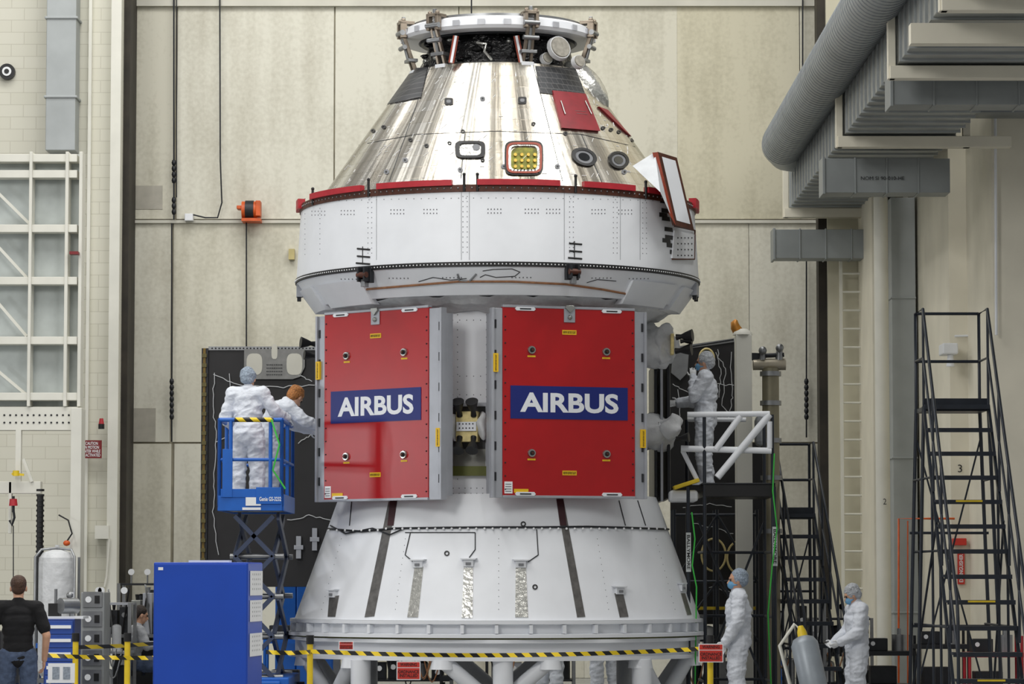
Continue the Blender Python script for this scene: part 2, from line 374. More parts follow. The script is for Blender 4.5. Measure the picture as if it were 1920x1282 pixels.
def patch(mb,q,rad,off,m=0,nx=6,ny=6,th=None):
    th=off if th is None else th
    A=[[hit(*[ (q[0][k]*(1-i/nx)+q[1][k]*i/nx)*(1-j/ny)+(q[3][k]*(1-i/nx)+q[2][k]*i/nx)*j/ny for k in(0,1)],rad) for i in range(nx+1)] for j in range(ny+1)]
    vs=[S(a,z,rad,off) for row in A for a,z in row]; W=nx+1
    mb.add(vs,[(j*W+i,(j+1)*W+i,(j+1)*W+i+1,j*W+i+1) for j in range(ny) for i in range(nx)],m,True)
    bd=[(0,i) for i in range(nx+1)]+[(j,nx) for j in range(1,ny+1)]+[(ny,i) for i in range(nx-1,-1,-1)]+[(j,0) for j in range(ny-1,0,-1)]
    o=[S(*A[j][i],rad,off) for j,i in bd]+[S(*A[j][i],rad,off-th-.004) for j,i in bd]; n=len(bd)
    mb.add(o,[(k,(k+1)%n,n+(k+1)%n,n+k) for k in range(n)],m)
def disc(mb,cx,cy,rx,ry,rad,off,m=0,inner=0,e=2,n=28,rot=0):
    def ring(s):
        out=[]
        for k in range(n):
            t=2*PI*k/n;c_,s_=math.cos(t),math.sin(t)
            x=rx*s*math.copysign(abs(c_)**(2/e),c_);y=ry*s*math.copysign(abs(s_)**(2/e),s_)
            x,y=x*math.cos(rot)-y*math.sin(rot),x*math.sin(rot)+y*math.cos(rot)
            out.append(hit(cx+x,cy+y,rad))
        return out
    R1=ring(1); o=[S(a,z,rad,off) for a,z in R1]; b=[S(a,z,rad,-.004) for a,z in R1]
    mb.add(o+b,[(k,(k+1)%n,n+(k+1)%n,n+k) for k in range(n)],m)
    if inner:
        R0=ring(inner); i_=[S(a,z,rad,off) for a,z in R0]; ib=[S(a,z,rad,-.004) for a,z in R0]
        mb.add(o+i_,[(k,n+k,n+(k+1)%n,(k+1)%n) for k in range(n)],m,True); mb.add(i_+ib,[(k,n+k,n+(k+1)%n,(k+1)%n) for k in range(n)],m)
    else:
        a,z=hit(cx,cy,rad); mb.add(o+[S(a,z,rad,off)],[(k,n,(k+1)%n) for k in range(n)],m,True)
def stroke(mb,pts,r,rad,off=0,m=0,sub=6,n=6):
    out=[]
    for (a,b) in zip(pts[:-1],pts[1:]):
        for i in range(sub): out.append(spt(a[0]+(b[0]-a[0])*i/sub,a[1]+(b[1]-a[1])*i/sub,rad,off))
    out.append(spt(*pts[-1],rad,off)); mb.sweep(out,r,n,m)
b=MB(); b.lathe([(2.27,zc0),(1.12,zc1)],C0,128)
me=b.mesh('capsule_shell',[CONEM]); uvl=me.uv_layers.new(name='uv')
for lp in me.loops:
    v=me.vertices[lp.vertex_index].co; az=math.atan2(v.x-CX,-(v.y-Y0)); uvl.data[lp.index].uv=(az*1.7,v.z)
place('capsule_shell',me,sc,'silver metallised tile cone of the capsule')
b=MB(); b.lathe([(1.12,zc1),(1.0,zc1+.03),(.9,zc1+.03)],C0,96,0); b.obj('cone_top_rim',ALUM,sc)
for pts in([(672,272),(780,252),(930,246),(1090,252),(1190,275)],[(806,125),(730,340)],[(1000,122),(1055,340)],[(872,250),(864,335)],[(1090,252),(1130,345)],[(722,198),(790,184)]):
    b=MB(); stroke(b,pts,.0055,rcone,0); b.obj('seam_line',DARK,sc,'thin dark seam between tile panels')
b=MB(); patch(b,[(772,128),(803,126),(790,182),(722,196)],rcone,.012); b.obj('black_tile_patch',TILEB,sc)
b=MB(); patch(b,[(1004,124),(1078,128),(1098,182),(1012,174)],rcone,.012); b.obj('black_tile_patch',TILEB,sc)
cp=MB(); patch(cp,[(1034,170),(1094,176),(1122,246),(1052,240)],rcone,.035); cvr=cp.obj('red_cover_plate',MAROON,sc,'maroon removable cover plate')
for a,c in(((1048,190),(1056,215)),((1092,190),(1104,215))): h=MB(); stroke(h,[a,c],.008,rcone,.05); h.obj('handle',ALUM,cvr)
h=MB(); stroke(h,[(1075,208),(1095,210)],.003,rcone,.036); stroke(h,[(1078,213),(1098,215)],.003,rcone,.036); h.obj('label_text',ALUM,cvr,kind='stuff')
cp=MB(); patch(cp,[(1120,200),(1136,206),(1180,256),(1166,244)],rcone,.03,nx=3); cp.obj('red_cover_plate',MAROON,sc)
for cx_,cy_ in((842,190),(979,188)):
    b=MB(); disc(b,cx_,cy_,8,6.5,rcone,.01,0,e=5); disc(b,cx_,cy_,4,3,rcone,.014,1,e=3); b.obj('sensor_port',[BLACK,GRAYT],sc)
b=MB(); disc(b,882,280,28,16,rcone,.025,0,inner=.72,e=4.5); disc(b,882,280,21,12,rcone,.008,1,e=4.5); disc(b,893,276,7,6,rcone,.014,2); b.obj('side_window',[BLACK,SILV,GRAYT],sc,'black-framed rounded window')
wn=MB(); disc(wn,982,296,36,32,rcone,.02,3,inner=.85,e=5.5); disc(wn,982,296,33,29,rcone,.03,0,inner=.88,e=5.5); disc(wn,982,296,29,26,rcone,.022,1,inner=.86,e=5.5); disc(wn,984,300,26,23,rcone,.006,2,e=5); wob=wn.obj('hatch_window',[ORANGE,SILV,GREENI,BLACK],sc,'orange-framed rounded hatch window')
b=MB()
for i in range(4):
    for j in range(3): disc(b,966+i*12,290+j*11,3.0,3.0,rcone,.028,0,n=10)
b.obj('fitting',GOLD,wob,kind='stuff')
b=MB()
for i in range(9):
    x=958+i*6.3; stroke(b,[(x,318),(x+random.uniform(-3,3),326)],.012,rcone,.012,0,2)
b.obj('insulation_edge',FOILB,wob,kind='stuff')
for cx_,cy_,rx in((1094,294,24),(1158,300,19)):
    b=MB(); disc(b,cx_,cy_,rx,16,rcone,.025,0,inner=.72,rot=.35); disc(b,cx_,cy_,rx*.72,11.6,rcone,.012,1,rot=.35); disc(b,cx_,cy_,rx*.45,7,rcone,.018,2,rot=.35); b.obj('round_window',[BLACK,GRAYT,GLASS],sc,'round black-rimmed window')
b=MB()
for cx_,cy_ in((1130,240),(1145,243),(1160,247),(868,246),(770,262),(843,268),(700,245),(720,238),(1000,232),(1186,262),(1060,250),(905,300),(800,273)): disc(b,cx_,cy_,4,3.5,rcone,.01,0,inner=.4,n=12)
for cx_,cy_ in((725,322),(863,318),(945,312),(1045,312),(1170,322),(905,185),(760,300)): disc(b,cx_,cy_,5,4.5,rcone,.008,1,n=12); disc(b,cx_,cy_,2,2,rcone,.012,0,n=8)
b.obj('rivet_port',[BLACK,GRAYT],sc,'small round ports in tiles',kind='stuff')
b=MB()
for i in range(260):
    az=random.uniform(-1.25,1.25); z=random.uniform(zc0+.1,zc1-.1)
    p=S(az,z,rcone,.003); l=.03+random.random()*.03; q=S(az+(random.random()<.5)*l/1.8,z+(random.random()<.5)*l,rcone,.003)
    b.sweep([p,q+Vector((0,0,.001))],.0035,4,0)
b.obj('tape_mark',PAPER,sc,'small white tape marks',kind='stuff')
b=MB(); R=Matrix.Rotation(-.62,3,'Y'); b.ball(S(1.25,zs(178),rcone,-.16),(.26,.3,.42),0,24,R); b.obj('thruster_fairing',SILV,sc,'rounded silver fairing')
fb=MB(); prof=[(1.0,zc1+.0),(.95,zc1+.12),(.9,zc1+.3),(.84,zc1+.52),(.5,zc1+.55)]
fb.lathe(prof,C0,96,0)
for i,v in enumerate(fb.v):
    nn=noise.noise(v*6)*.07; d=Vector((v.x-CX,v.y-Y0,0)).normalized(); fb.v[i]=v+d*nn
fb.obj('forward_bay',FOILB,sc,'crumpled black foil forward bay')
b=MB(); random.seed(9)
for k in range(30):
    az=random.uniform(-1.4,1.4); z=zc1+random.uniform(.05,.45); r=.98-(z-zc1)*.25
    p=Vector((CX+r*math.sin(az),Y0-r*math.cos(az),z)); b.ball(p,(random.uniform(.03,.08),.05,random.uniform(.02,.06)),1 if random.random()<.8 else 0,10)
b.obj('bay_equipment',[ALUM,FOILB],sc,'small brackets and foil pieces',kind='stuff')
for px0,px1 in((855,846),(968,978)):
    b=MB(); p=P(px0,68,39.0); q=P(px1,118,38.95); b.beam(p,q,.07,.04,0,(0,1,0)); b.beam(p+Vector((0,-.03,0)),q+Vector((0,-.03,0)),.03,.02,1,(0,1,0)); b.obj('bay_strut',[ORANGE,WHITE],sc,'orange-edged bay strut')
for px,py,r in((1046,92,.16),(1022,112,.08),(1082,118,.09)):
    b=MB(); c=P(px,py,39.1); d=Vector((.5,-.8,.25)).normalized(); b.cyl(c,c+d*.06,r,r*.92,20,0); b.cyl(c+d*.06,c+d*.075,r*.85,r*.8,20,1); b.obj('antenna_dish',[WHITE2,mat('dish_face',(150,146,136),.5,.2,.15,20)],sc,'round pale antenna dish')
b=MB(); pts=[P(905,88,38.98),P(895,80,38.9),P(912,82,38.88),P(908,96,38.9),P(922,112,38.95)]; b.sweep(pts,.018,6,0); b.obj('bay_hose',SILV,sc)
zr=zs(82)
b=MB(); b.lathe([(1.2,zr),(1.23,zr+.04),(1.21,zr+.13),(1.15,zr+.16),(.99,zr+.16),(.97,zr+.02),(1.0,zr-.01)],C0,96,0,loopprof=True); ring=b.obj('docking_ring',WHITE,sc,'white circular docking ring')
b=MB(); b.lathe([(.97,zr-.03),(.97,zr+.06),(.8,zr+.09),(.78,zr-.02)],C0,72,0,loopprof=True); b.obj('inner_ring',DARK,sc)
b=MB(); b.lathe([(1.0,zr+.16),(1.1,zr+.16),(1.1,zr+.2),(1.0,zr+.2)],C0,72,0,loopprof=True); b.obj('seal_ring',STEEL,sc)
b=MB()
for k in range(24):
    az=2*PI*k/24+.1; r=1.235; p=Vector((CX+r*math.sin(az),Y0-r*math.cos(az),zr+.07)); b.beam(p-Vector((0,0,.035)),p+Vector((0,0,.035)),.09,.012,0,(math.sin(az),-math.cos(az),0))
b.obj('ring_plate',mat('ring_grey',(188,190,196),.4,.2),sc,kind='stuff')
azs=[hit(x,60,lambda z:1.24)[0] for x in(815,995)]+[-1.25,1.22,PI-.6,PI+.6]
for az in azs:
    T=fr((CX+1.22*math.sin(az),Y0-1.22*math.cos(az),zr),az)
    b=MB(T)
    b.box((-.09,.0,.0),(-.05,.2,.08),0); b.box((.05,.0,.0),(.09,.2,.08),0); b.box((-.09,.17,-.1),(.09,.21,.08),0)
    b.cyl((-.1,.06,.06),(.1,.06,.06),.035,n=12,m=1); b.cyl((-.1,-.12,.03),(.1,-.12,.03),.03,n=12,m=1)
    b.beam((-.035,.06,.04),(-.05,-.42,-.13),.035,.045,0,(0,0,1)); b.beam((.035,.06,.04),(.05,-.42,-.13),.035,.045,0,(0,0,1))
    b.box((-.1,-.3,-.14),(.1,-.26,-.02),1); b.box((-.08,-.5,-.2),(.08,-.4,-.08),2); b.cyl((0,-.26,-.04),(0,0,.03),.022,n=10,m=1)
    b.ball((-.06,.22,.04),.03,0,10); b.ball((.06,.22,.04),.03,0,10); b.box((-.02,.2,.0),(.02,.27,.04),1)
    b.obj('ring_clamp',[mat('clamp_bronze',(150,138,124),.35,.7,.1,14),STEEL,WHITE],sc,'bronze and steel hinged ring clamp',bevel=.004)
b=MB(); b.lathe([(2.2,zt-.05),(2.47,zt),(2.52,zb)],C0,128,0); b.lathe([(2.52,zb-.06),(2.50,zb-.07),(2.28,zch),(1.9,zch),(1.85,zch+.05)],C0,128,0); cma=b.obj('adapter_ring_band',WHITE,sc,'wide white adapter band')
b=MB(); b.lathe([(2.515,zb),(2.535,zb-.005),(2.535,zb-.055),(2.5,zb-.06)],C0,128,0); bs=b.obj('black_strip',BLACK,sc)
b=MB()
for k in range(170):
    az=-1.5+3*k/169; p=Vector((CX+2.536*math.sin(az),Y0-2.536*math.cos(az),zb-.03)); b.ball(p,.009,0,6)
b.obj('bolt',PAPER,sc,'pale bolts along black strip',kind='stuff')
b=MB(); b.lathe([(2.3,zt-.02),(2.3,zt+.06),(2.485,zt+.06),(2.485,zt-.025)],C0,128,0,loopprof=True); b.obj('brown_rim',BROWN,sc,'brown bolted rim')
b=MB()
for k in range(90):
    az=-1.5+3*k/89; p=Vector((CX+2.486*math.sin(az),Y0-2.486*math.cos(az),zt+.02)); b.ball(p,.012,0,6)
b.obj('bolt',STEEL,sc,kind='stuff')
def azpx(px,R=2.5): return hit(px,350,lambda z:R)[0]
for x0,x1 in((583,677),(707,847),(895,1050),(1095,1190),(1214,1240)):
    a0,a1=azpx(x0),azpx(x1)
    b=MB(); b.lathe([(2.44,zt+.05),(2.44,zt+.12),(2.52,zt+.12),(2.52,zt+.05)],C0,16,0,a0,a1,loopprof=True); b.obj('protective_pad',RED2,sc,'red protective edge pad')
for a0,a1 in((-1.56,-1.36),(1.33,1.6)):
    b=MB(); b.lathe([(2.44,zt+.0),(2.44,zt+.12),(2.53,zt+.12),(2.53,zt+.0)],C0,10,0,a0,a1,loopprof=True); b.obj('protective_pad',RED2,sc,'red protective edge pad')
for x in(585,690,870,895,1080,1212):
    az=azpx(x); b=MB(); p=Vector((CX+2.49*math.sin(az),Y0-2.49*math.cos(az),zt-.02)); b.cyl(p,p+Vector((0,0,.2)),.016,n=8); b.ball(p+Vector((0,0,.2)),.022,0,8); b.obj('rim_post',BLACK,sc)
for x in(865,880,706,1058,1163,1200): b=MB(); stroke(b,[(x,358),(x,487)],.0025,rcma,.001); b.obj('seam_line',GRAYT,sc)
b=MB()
def rivet(px,py,rad,r=.008): b.ball(spt(px,py,rad,0),r,0,6)
def rcl(cx,cy,w,h,rad):
    for i in range(w):
        for j in range(h): rivet(cx+i*6,cy+j*7,rad)
for x in(585,640,733,795,915,985,1025,1110,1160):
    sg=0.045*((x-933)/37)**2
    rcl(x,392+sg,5,2,rcma)
for x in(690,697,868,876,1068,1075,1150,1157,1205,1212,572,600):
    sg=0.045*((x-933)/37)**2
    for j in range(12): rivet(x,368+sg+j*9.5,rcma,.006)
for x in range(580,1290,14): rivet(x,371+0.085*((x-933)/37)**2,rcma,.006)
for x in(640,730,830,960,1110,1180):
    sg=0.05*((x-933)/37)**2
    for j in range(6): rivet(x+j*7,520+sg,rcham,.009)
b.obj('rivet',mat('rivet_grey',(96,96,100),.5),sc,'dark rivet rows on white band',kind='stuff')
for x,y in((685,516),(1074,510)):
    az,z=hit(x,y,lambda z:2.56); T=fr((CX+2.53*math.sin(az),Y0-2.53*math.cos(az),z),az)
    b=MB(T); b.box((-.08,-.09,-.04),(.08,.1,.03),0); b.box((-.06,-.08,.03),(-.035,.1,.12),0); b.box((.035,-.08,.03),(.06,.1,.12),0); b.cyl((-.07,0,.09),(.07,0,.09),.035,n=12,m=1); b.box((-.03,-.14,0),(.03,-.05,.08),2)
    b.obj('attach_bracket',[DARK,BROWN,STEEL],sc,'dark metal attach bracket',bevel=.004)
b=MB()
for X0,Y1 in((680,466),(1077,456)):
    for dy in(0,14,27): stroke(b,[(X0-(12 if dy%2 else 10),Y1+dy),(X0+14,Y1+dy+2)],.012,rcma,0)
    stroke(b,[(X0,Y1-4),(X0,Y1+30)],.007,rcma,0)
for i,(x,y) in enumerate(((1236,355),(1238,372),(1240,390),(1241,405),(1246,425),(1247,440),(1250,455),(1256,468),(1232,362),(1236,398),(1242,446))): patch(b,[(x,y),(x+14,y+2),(x+15,y+10),(x,y+8)],rcma,.006,0,2,2)
b.obj('tape_mark',BLACK,sc,'black tape marks',kind='stuff')
b=MB(); stroke(b,[(630,553),(660,545),(740,538),(860,528),(960,528),(1060,533),(1130,543),(1178,552)],.014,rcham,.01); b.obj('cable_run',TAN,sc,'tan cable run')
b=MB(); stroke(b,[(905,508),(925,505),(960,504),(975,510),(965,518),(930,520),(910,515),(900,520)],.005,rcham,.002); stroke(b,[(785,528),(812,520),(845,525),(875,522)],.005,rcham,.002); stroke(b,[(1100,530),(1120,524),(1155,527)],.005,rcham,.002)
b.obj('tape_mark',BLACK,sc,kind='stuff')
b=MB(); stroke(b,[(858,514),(862,526),(880,528),(893,514)],.012,rcham,.01); b.obj('clip',STEEL,sc)
for az in(-1.5,1.5,1.40):
    T=fr((CX+2.46*math.sin(az),Y0-2.46*math.cos(az),zb-.12),az); b=MB(T); b.box((-.08,-.1,-.02),(.08,.08,.06)); b.box((-.05,-.15,.0),(.05,-.08,.05),1); b.obj('edge_bracket',[FRAME,DARK],sc,bevel=.005)
for sgn in(-1,1):
    for a0,a1 in((.72,1.1),(1.18,1.5)):
        b=MB(); lo,hi=sorted((sgn*a0,sgn*a1)); b.lathe([(2.44,zb-.16),(2.48,zb-.16),(2.28,zch-.06),(2.14,zch-.06)],C0,6,0,lo,hi,loopprof=True); b.obj('skirt_block',WHITE,sc)
b=MB(); b.lathe([(2.2,zch+.0),(2.08,zch-.08),(2.0,zch-.12),(1.86,zch-.17)],C0,160,0)
for i,v in enumerate(b.v):
    d=Vector((v.x-CX,v.y-Y0,0)).normalized(); b.v[i]=v+d*noise.noise(v*7)*.05+Vector((0,0,noise.noise(v*5+Vector((3,3,3)))*.05))
b.obj('insulation_blanket',WHITE2,sc,'crumpled white insulation blanket')
def slab(b,q,th,m,dirv):
    vs=[Vector(p) for p in q]+[Vector(p)+Vector(dirv)*th for p in q]; b.add(vs,[(0,1,2,3),(7,6,5,4)]+[(i,(i+1)%4,4+(i+1)%4,4+i) for i in range(4)],m)
O=[P(1233,285,38.3),P(1269,296,38.75),P(1301,431,38.75),P(1264,421,38.3)]
def bil(u,v,dy=0): return (O[0]*(1-u)+O[1]*u)*(1-v)+(O[3]*(1-u)+O[2]*u)*v+Vector((0,dy,0))
b=MB(); slab(b,O,.06,0,(-.3,.9,0)); dor=b.obj('open_access_door',BROWN,sc,'open white access door with brown and orange edges',bevel=.004)
b=MB(); slab(b,[bil(.18,.05,-.012),bil(.88,.05,-.012),bil(.88,.93,-.012),bil(.18,.93,-.012)],.01,0,(0,1,0)); b.obj('door_face',WHITE,dor)
b=MB(); slab(b,[P(1186,311,38.3),P(1228,285,38.32),P(1256,400,38.2),P(1238,360,38.0)],.05,0,(.2,.95,0)); b.obj('door_flap',mat('flap_white',(206,210,214),.5),dor,'white folded flap')
b=MB(); slab(b,[P(1223,286,38.28),P(1233,285,38.28),P(1266,421,38.28),P(1254,400,38.18)],.03,0,(.2,.95,0)); b.obj('door_edge_strip',ORANGE,dor)
b=MB(); patch(b,[(1262,432),(1301,440),(1299,488),(1258,484)],rcma,.02,0,4,3); b.obj('access_panel',WHITE,sc)
b=MB(); stroke(b,[(1262,424),(1300,432),(1299,486),(1258,486)],.010,rcma,.02); b.obj('panel_edge',BROWN,sc)
b=MB()
for i in range(5):
    for j in range(4): b.ball(spt(1268+i*6.5,446+j*11,rcma,.02),.011,0,6)
b.obj('rivet',BLACK,sc,kind='stuff')
b=MB(); b.lathe([(1.85,zch),(1.85,za1),(1.98,za1),(2.52,za0)],C0,128,0); b.obj('service_module_body',WHITE,sc,'white service module body and flared adapter')
b=MB()
for x in range(836,915,13):
    for y in(580,600,705,740): b.ball(spt(x,y,rbody,0),.007,0,6)
for y in range(590,900,14):
    for x in(838,912,858): b.ball(spt(x,y,rbody,0),.007,0,6)
for x in range(850,910,11):
    for y in(915,925): b.ball(spt(x,y,rbody,0),.007,0,6)
b.obj('rivet',GRAYT,sc,kind='stuff')
b=MB()
patch(b,[(834,755),(917,755),(917,890),(834,890)],rbody,.012,0); patch(b,[(834,755),(917,755),(917,762),(834,762)],rbody,.06,3); patch(b,[(834,755),(842,755),(842,890),(834,890)],rbody,.06,3); patch(b,[(911,755),(917,755),(917,890),(911,890)],rbody,.06,3)
patch(b,[(842,842),(911,842),(911,874),(842,874)],rbody,.05,1); patch(b,[(834,874),(917,874),(917,892),(834,892)],rbody,.07,2)
b.obj('equipment_bay',[mat('bay_recess_shade',(70,72,74),.5,.3),mat('bay_grey',(128,128,122),.4,.4),mat('bay_olive',(90,94,40),.5,.2),FRAME],sc,'recessed grey equipment bay')  # dark backing colour stands in for shade inside the bay
def nozz(c,d,par,s=1.0):
    k=MB(); c=Vector(c); k.sweep([c,c+d*.05*s,c+d*.09*s,c+d*.16*s],[.03*s,.022*s,.038*s,.06*s],16,0); k.obj('nozzle',BLACK,par)
def crum(ells,name,par,amp=.05,lab=None):
    b=MB()
    for c,r in ells: b.ball(c,r,0,26)
    b.v=[v+Vector((noise.noise(v*7),noise.noise(v*7+Vector((9,0,0))),noise.noise(v*7+Vector((0,9,0)))))*amp for v in b.v]
    return b.obj(name,WHITE2,par,lab,kind='stuff')
az=hit(880,797,rbody)[0]; p=P(880,800,38.1); T=fr((CX+1.92*math.sin(az),Y0-1.92*math.cos(az),p.z),az); b=MB(T)
b.box((-.13,-.18,-.1),(.13,.18,.1),0); b.box((-.12,-.055,.1),(.12,.055,.125),1)
for i in range(5):
    for j in(-.02,.03): b.ball((-.08+i*.04,j,.127),.011,2,6)
pod=b.obj('thruster_pod',[PALEY,WHITE,DARK],sc,'pale thruster pod with black nozzles',bevel=.01)
for sx in(-1,1): crum([(T@Vector((sx*.17,.0,.02)),(.06,.09,.17))],'foil_blanket',pod,.05,'crumpled pale foil')
for sx in(-.085,.085):
    for sy in(.13,-.13): nozz(T@Vector((sx,sy,.09)),(T.to_3x3()@Vector((0,math.copysign(.75,sy),.6))).normalized(),pod,1.3)
crum([(P(1222,648,39.9),(.32,.34,.25)),(P(1245,645,39.7),(.14,.2,.2))],'insulation_blanket',sc,.1,'crumpled white insulation blanket')
crum([(P(1224,808,39.9),(.34,.34,.2)),(P(1258,803,39.7),(.16,.2,.15))],'insulation_blanket',sc,.1,'crumpled white insulation blanket')
b=MB(); b.box(P(1255,668,39.8),P(1264,625,39.4)); b.obj('mount_plate',PALEY,sc,bevel=.005)
for (x,y,dx,s) in((1268,632,1,1.3),(1266,658,1,1.3),(1276,640,1,.9),(592,645,-1,1.2),(594,668,-1,1.0),(1268,822,1,1)): nozz(P(x,y,39.4),Vector((dx,-.3,.1)).normalized(),sc,s)
b=MB(); b.box(P(1217,945,41.5),P(1232,680,39.9),0); b.box(P(1232,945,41.5),P(1238,672,39.8),1); b.box(P(1240,940,41.5),P(1256,680,39.9),0)
b.obj('side_cover_panel',[DARK,FRAME],sc,'dark side panel edge',bevel=.005,kind='stuff')
# --- red wing covers
def cover(phi,pcx,top,bot,W,lf,rf,lab):
    Rr=2.16
    O=Vector((CX+Rr*math.sin(phi),Y0-Rr*math.cos(phi),0))
    O.x=X(pcx,O.y); zt_=P(pcx,top,O.y).z; zb_=P(pcx,bot,O.y).z; O.z=(zt_+zb_)/2; H=zt_-zb_
    T=fr(O,phi); w2=W/2;h2=H/2
    b=MB(T); b.box((-w2+lf,-h2+.02,-.03),(w2-rf,h2-.02,.03),0)
    ob=b.obj('red_wing_cover',RED,sc,lab,bevel=.004)
    for x0,x1 in((-w2,-w2+lf),(w2-rf,w2)):
        b=MB(T); b.box((x0,-h2,-.05),(x1,h2-.04,.02),0); b.box((x0 if x0<0 else x1-.03,-h2,.02),(x0+.03 if x0<0 else x1,h2-.04,.05),0); b.box((x0 if x0<0 else x1-.04,-h2+.05,-.16),(x0+.04 if x0<0 else x1,h2-.1,-.05),0); b.obj('side_rail',FRAME,ob,'grey anodised edge rail',bevel=.004)
    for y0 in(h2-.03,-h2): b=MB(T); b.box((-w2+lf,y0,-.03),(w2-rf,y0+.03,.04),0); b.obj('end_rail',FRAME,ob,bevel=.004)
    b=MB(T)
    for i in range(14):
        y=-h2+.1+i*(H-.24)/13
        for x in(-w2+lf+.03,w2-rf-.03): b.ball((x,y,.032),.011,0,6)
    for x in(-w2+.05,w2-.05):
        for i in range(6): b.cyl((x,-h2+.2+i*.36,.02),(x,-h2+.3+i*.36,.02),.014,n=6,m=0)
    b.obj('screw',DARK,ob,kind='stuff')
    for x in(-w2+lf+.28,w2-rf-.3):
        for y in(h2-.045,-h2+.045):
            b=MB(T); pts=[(x-.11,y-.02),(x+.11,y-.02),(x+.13,y),(x+.11,y+.025),(x-.11,y+.025),(x-.13,y)]
            b.prism(pts,.03,.045,0); b.box((x-.07,y-.006,.045),(x+.07,y+.008,.05),1); b.obj('handle',[WHITE,DARK],ob,'white slotted grab plate')
    cxl=(-w2+lf+w2-rf)/2
    b=MB(T); b.box((cxl-.07,h2-.19,.03),(cxl+.07,h2-.03,.045),0); b.prism([(cxl-.06,h2-.02),(cxl,h2-.08),(cxl+.06,h2-.02),(cxl+.05,h2+.01),(cxl-.05,h2+.01)],.045,.07,1); b.ball((cxl,h2-.13,.05),.03,1,10); b.obj('top_bracket',[FRAME,ALUM],ob,bevel=.003)
    yl_=-.01
    k=MB(T); k.box((cxl-.745,yl_-.195,.031),(cxl+.745,yl_+.195,.036)); bo=k.obj('logo_board',BLUE,ob,'dark blue board with white lettering')
    text('lettering','AIRBUS',1.25,.235,T@Matrix.Translation((cxl,yl_,.0365)),WHITE,bo,bold=.032)
    for sx in(-.48,.47):
        for sy in(.61,-.61):
            k=MB(T); c=(cxl+sx,sy,.03); k.cyl(c,(c[0],c[1],.055),.05,.045,20,0); k.cyl((c[0],c[1],.055),(c[0],c[1],.07),.028,.028,14,1); k.cyl((c[0],c[1],.07),(c[0],c[1],.085),.016,.016,10,2); k.box((c[0]-.05,c[1]-.085,.03),(c[0]+.05,c[1]-.065,.034),3)
            k.obj('fastener_port',[ALUM,DARK,BROWN,YEL],ob,'round bronze fastener port')
    for x,y,ww,hh in((cxl,.83,.18,.055),(cxl,-.84,.18,.055)):
        k=MB(T); k.box((x-ww/2,y-hh/2,.031),(x+ww/2,y+hh/2,.035)); lo=k.obj('warning_label',YEL,ob)
        text('label_text','REMOVE BEFORE FLIGHT',.16,.03,T@Matrix.Translation((x,y,.036)),BLACK,lo)
    for x,y in((-w2+.045,.45),(w2-.05,-.42)):
        k=MB(T); k.box((x-.032,y-.11,.021),(x+.032,y+.11,.055)); lo=k.obj('warning_label',YEL,ob)
        text('label_text','REMOVE BEFORE FLIGHT',.19,.02,T@Matrix.Translation((x,y,.056))@Matrix.Rotation(PI/2,4,'Z'),BLACK,lo)
    k=MB(T); x=-w2+lf+.07; y=-h2+.05; k.box((x-.05,y,.03),(x+.05,y+.14,.035),0)
    for j in range(4): k.box((x-.04,y+.02+j*.028,.035),(x+.035,y+.03+j*.028,.036),1)
    k.obj('data_label',[PAPER,GRAYT],ob)
    k=MB(T); k.box((x+.07,y+.01,.03),(x+.25,y+.055,.035)); k.obj('warning_label',YEL,ob)
    return ob
cover(math.radians(-41),711,579,939,2.08,.14,.22,'glossy red wing cover with grey frame')
cover(math.radians(20),1067,575,934,1.97,.14,.15,'glossy red wing cover with grey frame')
for q,ny in(([(729,940),(744,940),(702,1155),(684,1157)],14),([(1043,935),(1056,935),(1097,1156),(1082,1157)],14),([(618,1118),(636,1116),(629,1156),(615,1156)],5),([(1152,1112),(1168,1112),(1178,1156),(1162,1157)],5),([(1276,1112),(1284,1112),(1296,1152),(1288,1153)],5)):
    b=MB(); patch(b,q,radp,.006,0,2,ny); b.obj('grey_strip',GREYB,sc,'grey vertical strip')
for q in([(732,938),(745,938),(738,985),(727,985)],[(1043,935),(1056,935),(1062,985),(1050,985)]): b=MB(); patch(b,q,radp,.009,0,2,5); b.obj('dark_strip',mat('wine_strip',(62,34,38),.4),sc)
for q in([(778,1062),(794,1062),(784,1157),(764,1157)],[(870,1064),(887,1064),(886,1158),(866,1158)],[(967,1062),(986,1062),(990,1157),(966,1157)]): b=MB(); patch(b,q,radp,.007,0,2,8); b.obj('silver_strip',SILV,sc,'crinkled silver tape strip')
for x,y in((785,1056),(879,1054),(976,1056),(626,1112),(1160,1106),(1276,1100)):
    a,z=hit(x,y,radp); T=fr(S(a,z,radp,0),a,.0); k=MB(T); k.box((-.06,-.05,-.03),(.06,.03,.04),0); k.prism([(-.08,.03),(.08,.03),(.1,.05),(-.1,.05)],-.03,.06,0); k.box((-.03,-.03,.04),(.03,.0,.055),1); k.obj('strip_bracket',[WHITE,GRAYT],sc,bevel=.003)
b=MB()
stroke(b,[(617,991),(680,996),(740,990),(900,988),(1010,988),(1100,987),(1180,989),(1252,992)],.013,radp,.012,0,10); b.obj('sensor_cable',DARK,sc,'dark sensor cable around adapter')
b=MB(); stroke(b,[(622,985),(650,1000),(700,990),(733,1002),(760,990)],.009,radp,.016,0); b.obj('sensor_cable',DARK,sc,'dark sensor cable around adapter')
b=MB()
for i in range(42): b.ball(spt(620+i*15.2,991+(3 if i<7 else 0),radp,.024),.016,0,6)
b.obj('cable_tie',PAPER,sc,kind='stuff')
